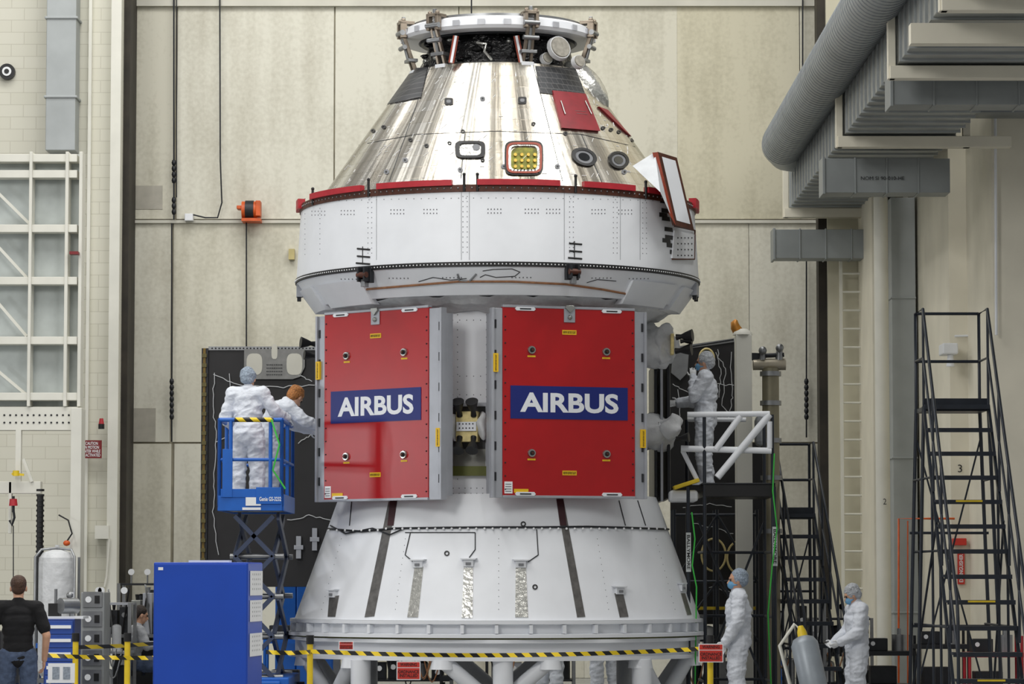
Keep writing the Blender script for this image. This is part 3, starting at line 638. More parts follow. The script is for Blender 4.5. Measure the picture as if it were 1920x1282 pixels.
for pts in([(770,998),(760,1040),(774,1052)],[(891,998),(891,1030),(880,1045)],[(1006,992),(1009,1040),(990,1053)],[(760,998),(891,998)],[(660,940),(656,985)],[(1160,938),(1172,985)],[(1195,938),(1210,985)]): b=MB(); stroke(b,pts,.006,radp,.006); b.obj('sensor_cable',DARK,sc)
b=MB()
for x,y in((838,1037),(1003,1100),(981,982)): disc(b,x,y,5,5,radp,.008,0,inner=.55,n=14)
for y in range(1010,1150,12):
    for x0,k_ in((640,-.28),(760,-.14),(935,0),(1120,.16),(1230,.27)): b.ball(spt(x0+(y-1010)*k_,y,radp,0),.005,0,6)
b.obj('marker_dot',BLACK,sc,kind='stuff')
# ---------------------------------------------------------------- support stand
zb0=za0-.002
st=root('support_stand',(CX,Y0,0),'white steel ring stand carrying the spacecraft','stand')
b=MB(); b.lathe([(2.3,zb0),(2.58,zb0),(2.58,zb0-.04),(2.5,zb0-.05),(2.5,zb0-.15),(2.6,zb0-.16),(2.6,zb0-.2),(2.3,zb0-.2)],C0,128,0,loopprof=True); b.obj('upper_ring',WHITE,st)
b=MB()
for k in range(40):
    az=2*PI*k/40; T=fr((CX+2.5*math.sin(az),Y0-2.5*math.cos(az),zb0-.1),az); b.T=T; b.box((-.02,-.05,0),(.02,.05,.08),0)
b.T=None; b.obj('ring_rib',WHITE,st,kind='stuff')
b=MB(); b.lathe([(2.35,zb0-.22),(2.62,zb0-.22),(2.62,zb0-.26),(2.52,zb0-.27),(2.52,zb0-.42),(2.6,zb0-.43),(2.6,zb0-.47),(2.35,zb0-.47)],C0,12,0,loopprof=True); b.obj('lower_ring',WHITE,st)
b=MB(); b.lathe([(2.5,zb0-.2),(2.5,zb0-.22),(2.4,zb0-.22),(2.4,zb0-.2)],C0,64,0,loopprof=True); b.obj('spacer_ring',mat('olive_shim',(150,150,90),.5),st)
zr2=zb0-.47
for k in range(12):
    az=2*PI*k/12+.26; az2=az+(.32 if k%2 else -.32)
    p=Vector((CX+2.42*math.sin(az),Y0-2.42*math.cos(az),zr2)); q=Vector((CX+2.3*math.sin(az2),Y0-2.3*math.cos(az2),.06))
    b=MB(); b.cyl(p,q,.09,.09,16,0); b.cyl(q-Vector((0,0,.06)),q,.14,.14,16,0); b.cyl(p-Vector((0,0,.1)),p+Vector((0,0,.01)),.15,.13,16,0); b.obj('leg',WHITE,st)
for az in(-.72,.03,.78,2.4,3.9):
    p=Vector((CX+2.45*math.sin(az),Y0-2.45*math.cos(az),zr2)); b=MB(); b.cyl(Vector((p.x,p.y,0)),p,.12,.12,18,0); b.cyl(Vector((p.x,p.y,0)),Vector((p.x,p.y,.04)),.2,.2,18,0); b.obj('leg',WHITE,st)
# ---------------------------------------------------------------- barrier
def sign(name,px,py,y,w,h,lines,lab):
    c=P(px,py,y); T=fr(c); b=MB(T); b.box((-w/2,-h/2,-.004),(w/2,h/2,0),0); b.box((-w/2+.01,h*.18,0),(w/2-.01,h/2-.01,.002),1); b.box((-w/2+.01,-h/2+.01,0),(w/2-.01,h*.14,.002),1)
    o=b.obj(name,[PAPER,SIGNO],None,lab,'sign')
    text('lettering',lines[0],w*.7,h*.17,T@Matrix.Translation((0,h*.33,.003)),BLACK,o,bold=.02)
    text('lettering',lines[1],w*.86,h*.38,T@Matrix.Translation((0,-h*.16,.003)),BLACK,o,bold=.02)
    return o
yb=36.6
for x,lab in((582,'yellow barrier post on black base'),(1331,'yellow barrier post on black base'),(240,'yellow barrier post on black base'),(143,'yellow barrier post on black base')):
    yy=yb if x>300 else 38; c=X(x,yy)
    b=MB(); b.cyl((c,yy,.04),(c,yy,.98),.035,.035,14,0); b.cyl((c,yy,0),(c,yy,.04),.2,.17,20,1); b.cyl((c,yy,.93),(c,yy,1.03),.045,.045,14,1); b.obj('barrier_post',[YELP,BLACK],None,lab,'barrier post',group='yellow barrier posts')
def tape(p0,p1,sag,nm='barrier_tape'):
    p0=Vector(p0);p1=Vector(p1);b=MB();n=30;vs=[]
    for i in range(n+1):
        t=i/n;p=p0.lerp(p1,t)-Vector((0,0,4*sag*t*(1-t))); tw=Vector((0,.01*math.sin(t*14),0))
        vs+= [p+tw+Vector((0,0,.024)),p-tw-Vector((0,0,.024))]
    b.add(vs,[(2*i,2*i+1,2*i+3,2*i+2) for i in range(n)],0,True); b.obj(nm,STRIPE,None,'yellow and black hazard stripe barrier tape between posts','barrier tape')
tape((X(500,36.55),36.55,P(500,1222,36.55).z),(X(582,36.55),36.55,P(582,1222,36.55).z),.01)
tape((X(584,36.55),36.55,P(582,1221,36.55).z),(X(1331,36.55),36.55,P(1331,1215,36.55).z),.06)
tape((X(82,37.95),37.95,P(82,1228,37.95).z),(X(290,37.95),37.95,P(290,1233,37.95).z),.01)
tape((X(143,37.97),37.97,P(143,1213,37.97).z),(X(290,41),41,P(290,1206,41).z),.01)
sign('warning_sign',766,1257,36.4,.27,.21,('WARNING','ORDNANCE\nINSTALLED'),'white and red warning sign hanging from barrier tape')
sign('warning_sign',1333,1224,36.45,.28,.21,('WARNING','ORDNANCE\nINSTALLED'),'white and red warning sign on barrier post')
sign('warning_sign',649,1210,36.4,.17,.1,('WARNING','ORDNANCE\nINSTALLED'),'small pale warning tag on barrier tape')
# ---------------------------------------------------------------- blue cabinet
yc=33
cb=root('blue_cabinet',(X(388,yc),yc+.3,0),'tall blue metal cabinet with papers taped to its side','cabinet')
a=P(288,1054,yc); x1=X(465,yc); x2=X(495,yc+1.0)
b=MB(); pts=[(a.x,yc),(x1,yc),(x2+.0,yc+.8),(a.x+.19,yc+.9)]
b.add([(x,y,.08) for x,y in pts]+[(x,y,a.z) for x,y in pts],[(3,2,1,0),(4,5,6,7)]+[(i,(i+1)%4,4+(i+1)%4,4+i) for i in range(4)],0)
for x,y in((a.x+.06,yc+.06),(x1-.06,yc+.06),(x1+.1,yc+.7),(a.x+.26,yc+.8)): b.cyl((x,y,0),(x,y,.09),.04,.04,10,1)
b.obj('body',[CABB,BLACK],cb,bevel=.012)
b=MB(); b.box((a.x+.015,yc-.012,.1),(x1-.012,yc,a.z-.02)); b.obj('door',CABB,cb,bevel=.004)
b=MB(); b.box((a.x+.05,yc-.016,a.z-.08),(a.x+.1,yc-.012,a.z-.05)); b.obj('asset_label',PAPER,cb)
sdir=Vector((x2-x1,.8,0)).normalized(); sn=Vector((sdir.y,-sdir.x,0)); phi=math.atan2(sn.x,-sn.y)
for py0,py1 in((1070,1116),(1125,1165),(1187,1230)):
    z0=P(478,py1,yc+.3).z; z1=P(478,py0,yc+.3).z
    T=fr(Vector((x1,yc,0))+sdir*.43+sn*.004+Vector((0,0,(z0+z1)/2)),phi); b=MB(T); b.box((-.34,-(z1-z0)/2,0),(.34,(z1-z0)/2,.004),0)
    for j in range(4):
        for i in range(5): b.box((-.22+i*.1,(z1-z0)*(.32-j*.2),.004),(-.2+i*.1,(z1-z0)*(.4-j*.2),.005),1)
    b.obj('taped_paper',[PAPER,GRAYT],cb,'white printed sheet')
b=MB(); b.cb((a.x+.55,yc+.35,a.z+.012),(.42,.3,.02)); b.obj('paper_stack',PAPER,None,'white papers on blue cabinet','paper')
# ---------------------------------------------------------------- scissor lift
yl=38.2; lx0,lx1=X(410,yl),X(527,yl); zfl=P(450,948,yl).z; ztr=P(450,787,yl).z; dl=1.9
lf=root('scissor_lift',((lx0+lx1)/2,yl+.9,0),'blue scissor lift with guard rails carrying two workers','scissor lift')
b=MB(); b.box((lx0,yl,zfl-.04),(lx1,yl+dl,zfl+.0),0); b.obj('platform_deck',STEEL,lf,bevel=.004)
b=MB(); b.box((lx0-.01,yl-.03,zfl-.06),(lx1+.01,yl,zfl+.12),0); b.box((lx1,yl,zfl-.06),(lx1+.03,yl+dl,zfl+.14),0); b.box((lx0-.02,yl,zfl-.06),(lx0,yl+dl,zfl+.14),0); b.box((lx0,yl+dl,zfl-.06),(lx1,yl+dl+.03,zfl+.14),0); b.obj('kick_plate',LIFTB,lf,bevel=.006)
for (xa,ya,xb_,yb_) in((lx0,yl,lx1,yl),(lx0,yl+dl,lx1,yl+dl),(lx0,yl,lx0,yl+dl),(lx1,yl,lx1,yl+dl)):
    b=MB()
    b.sweep([(xa,ya,ztr),(xb_,yb_,ztr)],.026); b.sweep([(xa,ya,zfl+.55),(xb_,yb_,zfl+.55)],.02)
    for t in((0,.5,1) if abs(yb_-ya)>1 else (0,.18,.82,1)):
        b.sweep([(xa+(xb_-xa)*t,ya+(yb_-ya)*t,zfl),(xa+(xb_-xa)*t,ya+(yb_-ya)*t,ztr)],.024)
    b.obj('guard_rail',LIFTB,lf)
b=MB(); b.sweep([(lx0+.18,yl-.03,ztr+.0),(lx1-.1,yl-.03,ztr+.0)],.028,8); b.obj('rail_padding',STRIPE,lf)
b=MB(); b.box((lx0+.04,yl-.05,zfl+.1),(lx0+.16,yl-.025,ztr-.35),0); b.box((lx1-.3,yl-.05,zfl+.02),(lx1+.0,yl-.035,zfl+.22),0); b.box((lx0+.02,yl-.04,zfl+.1),(lx1,yl-.03,zfl+.2),0); b.obj('gate',LIFTB,lf,bevel=.004)
b=MB(); b.box((lx0+.32,yl-.047,zfl-.0),(lx0+.5,yl-.041,zfl+.1)); b.obj('decal',PAPER,lf)
b=MB(); b.box((lx0+.28,yl-.04,zfl-.05),(lx0+.5,yl-.034,zfl-.02)); b.obj('decal',PAPER,lf)
text('lettering','Genie GS-3232',.26,.05,fr((lx1-.13,yl-.055,zfl+.08)),PAPER,lf,bold=.02)
nlev=4; z0=.5; dz=(zfl-.12-z0)/nlev; yA,yBk=yl+.15,yl+dl-.15
xL,xR=lx0+.18,lx1-.1; LG=mat('lift_grey',(70,80,104),.4,.3)
for k in range(nlev):
    za,zb_=z0+k*dz,z0+(k+1)*dz
    for x in(xL,xR):
        for s in(0,1):
            b=MB(); ya,yb_=(yA,yBk) if (k+s)%2 else (yBk,yA); b.beam((x+s*.05,ya,za),(x+s*.05,yb_,zb_),.04,.1,0,(0,0,1)); b.obj('scissor_arm',LG,lf,bevel=.003)
    for x_a,x_b in((xL,xR),(xR,xL)): b=MB(); b.beam((x_a,yA-.05,za),(x_b,yA-.05,zb_),.05,.10,0,(0,1,0)); b.obj('scissor_brace',LG,lf)
    for yy in(yA,yBk): b=MB(); b.cyl((xL-.06,yy,za),(xR+.12,yy,za),.035,.035,10,0); b.obj('scissor_pin',STEEL,lf)
b=MB(); b.box((lx0+.02,yl,.18),(lx1+.1,yl+dl+.1,.5),0); b.box((lx0+.1,yl-.06,.22),(lx1,yl,.46),0); b.obj('chassis',LIFTB,lf,bevel=.02)
for x in(lx0,lx1+.12):
    for y in(yl+.35,yl+dl-.3):
        b=MB(); b.cyl((x-.06,y,.2),(x+.06,y,.2),.2,.2,24,0); b.cyl((x-.065,y,.2),(x+.065,y,.2),.09,.09,16,1); b.obj('wheel',[BLACK,STEEL],lf)
b=MB(); b.sweep([(lx1-.12,yl-.06,ztr),(lx1-.02,yl-.1,ztr-.3),(lx1-.1,yl-.07,ztr-.6),(lx1+.05,yl-.08,zfl+.2)],.012,6); b.obj('safety_strap',GREEN,lf)
# ---------------------------------------------------------------- people
def person(pos,yaw,lab,J={},sc_=1.0,outfit='coverall',head='net',hnet=None,mask=False,headpitch=0,headyaw=0,glove=True,hair=None,shirt=None,trous=None):
    D=dict(pel=(0,0,.95),che=(0,0,1.27),nk=(0,0,1.47),hd=(0,.02,1.615),sl=(-.19,0,1.415),sr=(.19,0,1.415),el=(-.25,-.03,1.13),er=(.25,-.03,1.13),wl=(-.25,.08,.89),wr=(.25,.08,.89),
       hl=(-.1,0,.92),hr=(.1,0,.92),kl=(-.12,.03,.5),kr=(.12,.03,.5),al=(-.13,-.02,.09),ar=(.13,-.02,.09)); D.update(J)
    M=Matrix.Translation(Vector(pos))@Matrix.Rotation(math.radians(yaw),4,'Z')@Matrix.Scale(sc_,4)
    V={k:Vector(v) for k,v in D.items()}
    up=(V['nk']-V['pel']).normalized(); rt=(V['sr']-V['sl']).normalized(); fw=up.cross(rt).normalized()
    RT=Matrix((rt,fw,up)).transposed()
    hu=(V['hd']-V['nk']).normalized(); RH=Matrix.Rotation(math.radians(headyaw),3,'Z')@Matrix.Rotation(math.radians(headpitch),3,'X')
    hd=V['hd']
    def remesh(mb,name,vox,mats,colfn=None,wr=0,sm=2):
        mb.T=None; mb.v=[M@p for p in mb.v]; me=mb.mesh('tmp',mats); o=bpy.data.objects.new('tmp',me); COL.objects.link(o)
        r=o.modifiers.new('r','REMESH'); r.mode='VOXEL'; r.voxel_size=vox; r.use_smooth_shade=True
        s=o.modifiers.new('s','SMOOTH'); s.factor=.5; s.iterations=sm
        bpy.context.view_layer.update()
        m2=bpy.data.meshes.new_from_object(o.evaluated_get(bpy.context.evaluated_depsgraph_get())); bpy.data.objects.remove(o)
        m2.name=name; m2.materials.clear()
        for q in mats: m2.materials.append(q)
        if wr:
            ns=[v.normal.copy() for v in m2.vertices]
            for v,nn in zip(m2.vertices,ns):
                c=v.co
                a1=noise.noise(Vector((c.x*4+c.z*5,c.y*4,c.z*9-c.x*4))); a2=noise.noise(Vector((c.x*9-c.z*6,c.y*9,c.z*15+5)))
                f=(.35-abs(a1))*2.0+(.25-abs(a2))*1.1; v.co=c+nn*f*wr
        if colfn:
            Mi=M.inverted()
            for p in m2.polygons: p.material_index=colfn(Mi@p.center)
        return m2
    def torso(mb,g):
        a,c=V['pel'],V['che']; n_=V['nk']
        for t,rx,ry in((-.1,.155,.115),(.15,.15,.11),(.45,.14,.105),(.75,.155,.115),(1.0,.165,.12)):
            mb.ball(a.lerp(c,t),(rx+g,ry+g,.11+g),0,16,RT)
        mb.ball(c.lerp(n_,.45),(.16+g,.10+g,.09),0,16,RT)
        mb.cap(V['sl'],V['sr'],.062+g,.062+g)
        mb.cap(c.lerp(n_,.6),n_,.075+g*.6,.058+g*.6)
    def limb(mb,g):
        for s in'lr':
            mb.cap(V['s'+s],V['e'+s],.055+g,.043+g*1.1); mb.cap(V['e'+s],V['w'+s],.043+g*1.1,.03+g*.9)
            mb.cap(V['h'+s],V['k'+s],.088+g,.06+g*1.2); mb.cap(V['k'+s],V['a'+s],.056+g*1.2,.04+g*1.3)
    b=MB(); torso(b,0); limb(b,0)
    b.cap(V['nk']-up*.03,hd-hu*.05,.055,.052)
    H=lambda x,y,z:hd+RH@Vector((x,y,z))
    b.ball(hd+RH@Vector((0,-.01,.02)),(.076,.094,.1),0,18,RH); b.ball(H(0,.02,-.05),(.058,.068,.065),0,14,RH); b.ball(H(0,.06,-.085),(.026,.022,.022),0,10,RH)
    b.cap(H(0,.088,.0),H(0,.103,-.03),.010,.015); b.ball(H(.0,.085,-.058),(.026,.012,.011),0,10,RH)
    b.ball(H(0,.078,.028),(.05,.012,.012),0,10,RH)
    for sx in(-1,1): b.ball(H(sx*.079,-.005,-.01),(.012,.02,.032),0,10,RH)
    for s,sg in(('l',-1),('r',1)):
        w_=V['w'+s]; d=(w_-V['e'+s]).normalized()
        hdv=D.get('d'+s)
        if hdv: d=Vector(hdv).normalized()
        th=(fw-d*fw.dot(d)); th=th.normalized() if th.length>.2 else up-d*up.dot(d); th.normalize(); pn=th.cross(d).normalized()
        if pn.dot(Vector((-sg,0,0)))<0: pn=-pn
        Rm=Matrix((th,pn,d)).transposed()
        b.ball(w_+d*.055,(.042,.018,.055),0,14,Rm)
        for i,(o_,L) in enumerate(((.033,.07),(.011,.08),(-.012,.074),(-.034,.058))):
            st_=w_+d*.09+th*o_; d1=(d+th*o_*3+pn*.25).normalized(); k1=st_+d1*L*.5; d2=(d1+pn*.7).normalized(); k2=k1+d2*L*.32; d3=(d2+pn*.6).normalized()
            b.cap(st_-d*.02,k1,.0095,.0085,n=8); b.cap(k1,k2,.0085,.008,n=8); b.cap(k2,k2+d3*L*.26,.008,.007,n=8)
        t0=w_+d*.03+th*.032; t1=t0+(d*.6+th*.75+pn*.2).normalized()*.04; b.cap(t0,t1,.013,.011,n=8); b.cap(t1,t1+(d+th*.25+pn*.2).normalized()*.035,.011,.009,n=8)
    for s in'lr':
        a=V['a'+s]; b.ball(a+Vector((0,.06,-.045)),(.045,.12,.042),0,12)
    def bc(c):
        if glove and (c-hd).length>.13 and min((c-V['wl']).length,(c-V['wr']).length)<.22 : return 1
        return 0
    me=remesh(b,'person_body',.0065*sc_,[SKIN,PAPER],bc,0,2)
    body=place('person',me,None,lab,'person')
    def child(mb,name,mats,vox=.009,wr=0,colfn=None,lb=None):
        me=remesh(mb,name,vox,mats if isinstance(mats,list) else [mats],colfn,wr,3); return place(name,me,body,lb)
    if outfit=='coverall':
        c=MB(); torso(c,.038); limb(c,.032)
        for s in'lr':
            a=V['a'+s]; c.ball(a+Vector((0,.055,-.04)),(.062,.15,.052),0,14); c.cap(a,a+Vector((0,.0,-.02)),.07,.07)
            c.cap(V['h'+s].lerp(V['k'+s],.1),V['k'+s],.125,.1); c.cap(V['k'+s],V['a'+s].lerp(V['k'+s],.25),.1,.093)
        c.ball(V['pel']-Vector((0,0,.06)),(.18,.145,.14),0,16)
        c.lathe([(.06,.0),(.085,.0),(.08,.05),(.058,.05)],tuple(V['nk']-Vector((0,0,.02))),20,0,loopprof=True)
        for v in c.v: v.z=max(v.z,.003)
        child(c,'coverall',COVER,.0095,.014,lb='loose white cleanroom coverall with shoe covers')
    else:
        c=MB(); torso(c,.012)
        for s in'lr': c.cap(V['s'+s],V['s'+s].lerp(V['e'+s],.75 if outfit=='tee' else 1.0),.072,.066)
        if outfit!='tee':
            for s in'lr': c.cap(V['e'+s],V['w'+s],.058,.045)
        child(c,'shirt',shirt or TSH,.009,.006)
        c=MB(); c.ball(V['pel']-Vector((0,0,.03)),(.17,.128,.12),0,16)
        for s in'lr': c.cap(V['h'+s],V['k'+s],.105,.08); c.cap(V['k'+s],V['a'+s],.078,.065)
        child(c,'trousers',trous or JEAN,.009,.007)
        for s in'lr':
            c=MB(); a=V['a'+s]; c.ball(a+Vector((0,.06,-.042)),(.052,.14,.046),0,14); c.cap(a+Vector((0,0,-.03)),a,.05,.05)
            child(c,'shoe',BLACK,.009)
    if head=='net':
        c=MB(); c.ball(hd+RH@Vector((0,-.036,.046)),(.1,.106,.102),0,18,RH); c.ball(hd+RH@Vector((0,-.07,.0)),(.085,.07,.08),0,14,RH)
        child(c,'hair_net',hnet or NETW,.007,.012)
    else:
        c=MB(); c.ball(hd+RH@Vector((0,-.022,.04)),(.085,.095,.094),0,18,RH); c.ball(hd+RH@Vector((0,-.055,.0)),(.076,.05,.07),0,14,RH)
        child(c,'hair',hair or HAIRD,.007,.004)
    if mask:
        c=MB(); c.ball(H(0,.062,-.05),(.058,.05,.052),0,14,RH); c.ball(H(0,.03,-.05),(.078,.05,.014),0,14,RH); child(c,'face_mask',MASKB,.007)
    for sx in(-1,1):
        c=MB(); c.ball(M@H(sx*.032,.083,.008),.0115*sc_,0,10); c.obj('eye',[EYE],body)
    if not mask:
        c=MB(); c.ball(M@H(0,.096,-.058),(.02*sc_,.006*sc_,.006*sc_),0,10,(Matrix.Rotation(math.radians(yaw),3,'Z')@RH)); c.obj('lips',LIP,body)
    return body
zdeck=zfl
person((X(462,38.9),38.95,zdeck),-12,'person in white coverall and hair net standing with back turned',
  dict(el=(-.29,.0,1.12),wl=(-.24,.2,1.0),er=(.34,.06,1.2),wr=(.42,.3,1.12),pel=(0,-.02,.95),che=(0,.02,1.27),hd=(0,.05,1.61)),.97,headyaw=-5,headpitch=-8,hnet=NETB)
person((X(500,39.5),39.55,zdeck),-70,'person in white coverall and tan hair net bending and reaching forward',
  dict(pel=(0,-.04,.88),che=(0,.12,1.15),nk=(0,.24,1.3),hd=(0,.36,1.37),sl=(-.19,.2,1.25),sr=(.19,.2,1.25),el=(-.24,.38,1.06),wl=(-.2,.6,.98),er=(.25,.40,1.07),wr=(.22,.64,1.0),hl=(-.1,-.04,.86),hr=(.1,-.04,.86),kl=(-.12,.06,.48),kr=(.12,.06,.48)),1.0,hnet=NETO,headpitch=-40,headyaw=35)
zpd=P(1350,916,39.6).z
person((X(1326,40),40.2,zpd),84,'person in white coverall and mask standing with one hand at face',
  dict(el=(-.2,.14,1.17),wl=(-.06,.15,1.42),er=(.24,.1,1.14),wr=(.22,.34,1.12),dl=(.3,.05,1)),.99,mask=True)
person((X(1384,38.6),38.6,0),88,'person in white coverall, hair net and blue mask standing on floor',
  dict(el=(-.27,.02,1.13),wl=(-.22,.16,.9),er=(.27,.0,1.13),wr=(.24,.14,.88)),1.02,mask=True,headyaw=12,hnet=NETB)
person((X(1606,38.3),38.3,0),100,'person in white coverall and mask with lowered head beside grey cylinder',
  dict(hd=(0,.07,1.60),el=(-.25,.06,1.12),wl=(-.16,.26,1.0),er=(.25,.06,1.12),wr=(.16,.26,1.0)),.92,mask=True,headpitch=-22)
person((X(35,32.3),32.3,0),8,'person with short brown hair in black t-shirt and jeans',
  dict(el=(-.29,-.03,1.14),wl=(-.24,.16,1.0),er=(.29,-.04,1.13),wr=(.27,.08,.88)),.98,outfit='tee',head='hair',hair=HAIRB,glove=False)
ys=43.5
person((X(246,ys),ys,-.06),-70,'person with dark hair in grey shirt sitting at a bench',
  dict(pel=(0,0,.58),che=(0,.06,.88),nk=(0,.1,1.09),hd=(0,.14,1.235),sl=(-.19,.08,1.03),sr=(.19,.08,1.03),el=(-.26,.16,.82),wl=(-.18,.42,.84),er=(.26,.16,.82),wr=(.18,.42,.84),hl=(-.1,.0,.56),hr=(.1,0,.56),kl=(-.14,.42,.54),kr=(.14,.42,.54),al=(-.14,.4,.15),ar=(.14,.4,.15)),1.0,outfit='long',head='hair',glove=False,shirt=GREYC,headpitch=-15)
sl_=root('work_stool',(X(246,ys),ys,0),'round black work stool under the seated person','stool')
xx=X(246,ys); b=MB(); b.cyl((xx,ys,.36),(xx,ys,.42),.2,.2,20,0); b.obj('seat',BLACK,sl_)
b=MB(); b.cyl((xx,ys,.06),(xx,ys,.36),.03,.03,10,0)
for k in range(5): b.beam((xx,ys,.06),(xx+.25*math.cos(k*1.257),ys+.25*math.sin(k*1.257),.05),.04,.04,0); b.ball((xx+.25*math.cos(k*1.257),ys+.25*math.sin(k*1.257),.03),.03,0,8)
b.obj('base',STEEL,sl_)
for px,yy,yw_ in((1135,44.5,20),(1030,45,-40),(690,44.8,100)):
    person((X(px,yy),yy,0),yw_,'person in white coverall and hair net working beyond the stand',dict(el=(-.24,.14,1.14),wl=(-.12,.34,1.2),er=(.24,.14,1.14),wr=(.12,.34,1.2)),1.0)
# ---------------------------------------------------------------- dark array boards
def board(px0,px1,py0,py1,y,name,lab,edge,tilt=0):
    a=P(px0,py1,y);c=P(px1,py0,y); r=root(name,((a.x+c.x)/2,y,0),lab,'panel')
    b=MB(); T=[(a.x,a.z),(c.x,a.z),(c.x,c.z+tilt),(a.x,c.z)]
    b.add([(x,y,z) for x,z in T]+[(x,y+.09,z) for x,z in T],[(0,1,2,3),(7,6,5,4)]+[(i,4+i,4+(i+1)%4,(i+1)%4) for i in range(4)]); b.obj('board',BOARD,r,bevel=.005)
    b=MB(); b.beam((a.x,y-.01,c.z),(c.x,y-.01,c.z+tilt),.02,.05,0)
    for i in range(40): b.ball((a.x+.05+(c.x-a.x-.1)*i/39,y-.022,c.z+tilt*i/39),.012,1,6)
    b.obj('top_edge',[STEEL,DARK],r)
    if edge:
        b=MB(); b.box((a.x-.09,y-.03,a.z),(a.x-.0,y+.1,c.z),0); b.box((a.x-.07,y-.04,a.z),(a.x-.035,y-.03,c.z),1)
        for i in range(24): b.cb((a.x-.05,y-.05,a.z+.1+i*(c.z-a.z-.2)/23),(.06,.02,.05),2)
        b.obj('side_frame',[DARK,mat('dark_brass',(120,98,48),.4,.5,.2,20),OLIVE],r)
    for x in(a.x+.2,c.x-.2):
        b=MB(); b.beam((x,y+.15,0.03),(x,y+.15,c.z-.2),.08,.08); b.beam((x,y-.5,.04),(x,y+.8,.04),.08,.08); b.beam((x,y+.75,.06),(x,y+.18,a.z+.4),.06,.06); b.obj('stand_leg',STEEL,r)
    return r,a,c
def wire(pts,y):
    out=[]
    for (x0,y0),(x1,y1) in zip(pts[:-1],pts[1:]):
        for i in range(6): t=i/6; out.append(P(x0+(x1-x0)*t+random.uniform(-2,2),y0+(y1-y0)*t+random.uniform(-2,2),y))
    out.append(P(*pts[-1],y)); return out
def ell(cx,cy,rx,ry,n=22,e=3.2): return [(cx+rx*math.copysign(abs(math.cos(2*PI*k/n))**(2/e),math.cos(2*PI*k/n)),cy+ry*math.copysign(abs(math.sin(2*PI*k/n))**(2/e),math.sin(2*PI*k/n))) for k in range(n)]
def lightening(px0,px1,py0,py1,y,par):
    a=P(px0,py1,y);c=P(px1,py0,y);T=fr(((a.x+c.x)/2,y-.03,(a.z+c.z)/2)); w_=(c.x-a.x);h_=(c.z-a.z)
    b=MB(T)
    b.prism([(-w_*.5,h_*.5),(-w_*.5,-h_*.1),(-w_*.42,-h_*.42),(-w_*.3,-h_*.5),(w_*.3,-h_*.5),(w_*.42,-h_*.42),(w_*.5,-h_*.1),(w_*.5,h_*.5)],0,.015,0)
    for s in(-1,1): b.prism(ell(s*w_*.33,0,w_*.13,h_*.36),.015,.02,2)
    b.prism(ell(0,h_*.42,w_*.05,h_*.25),.015,.02,2)
    for i in range(9):
        for j in range(4): b.ball((-w_*.12+i*w_*.03,-h_*.02-j*h_*.11,.02),.009,1,6)
    b.obj('bracket_plate',[mat('plate_dull',(132,132,130),.5,.4,.08,10),DARK,CREAM],par,'grey bracket plate with oval openings')
r1,_,_=board(388,660,653,1100,43,'array_board','large dark panel with white wiring and drilled top bracket',True)
lightening(458,572,655,711,43,r1)
for pts in([(402,700),(400,760),(405,820),(402,900),(400,960),(410,1040)],[(402,700),(440,720),(520,726),(590,722)],[(540,975),(580,966),(620,975)],[(405,830),(440,810),(430,700)],[(560,830),(590,812)],[(555,700),(585,715)]):
    b=MB(); b.sweep(wire(pts,42.96),.006,5); b.obj('white_wire',WIREW,r1)
for x,y in((590,1010),(560,1025)):
    b=MB(); b.box(P(x-5,y+22,42.93),P(x+5,y-20,42.98)); b.box(P(x-9,y+5,42.92),P(x+9,y-3,42.98)); b.obj('bracket',FRAME,r1,bevel=.004)
r2,_,_=board(1258,1381,655,1170,43,'array_board','dark panel with white wiring and round brackets',False,.13)
b=MB(); b.prism([(-.1,.2),(-.12,-.1),(0,-.2),(.1,-.1),(.12,.2)],0,.02); b.v=[fr(P(1275,685,42.96))@v for v in b.v]; b.obj('bracket_plate',STEEL,r2)
for x,y,rr_ in((1325,672,.11),(1338,1040,.18),(1386,1045,.18)):
    b=MB(); c=P(x,y,42.94); n=30; pts=[c+Vector((.9*rr_*math.cos(2*PI*k/n),0,1.2*rr_*math.sin(2*PI*k/n))) for k in range(n+1)]; b.sweep(pts,.016,6); b.obj('round_bracket',PALEY,r2)
for pts in([(1262,720),(1290,735),(1330,720),(1376,722)],[(1270,730),(1275,780)],[(1340,660),(1360,690),(1355,760),(1375,800)],[(1280,950),(1330,945),(1372,950)],[(1330,1100),(1370,1110)],[(1345,655),(1352,700),(1348,745)],[(1370,660),(1374,740),(1368,770)],[(1300,980),(1340,990),(1375,1000)]):
    b=MB(); b.sweep(wire(pts,42.96),.0055,5); b.obj('white_wire',WIREW,r2)
b=MB(); a=P(1385,1180,44);c=P(1455,830,44); b.box((a.x,44,0),(c.x,44.08,c.z)); b.obj('array_board',BOARD,None,'narrow dark panel standing beyond the stairs','panel')
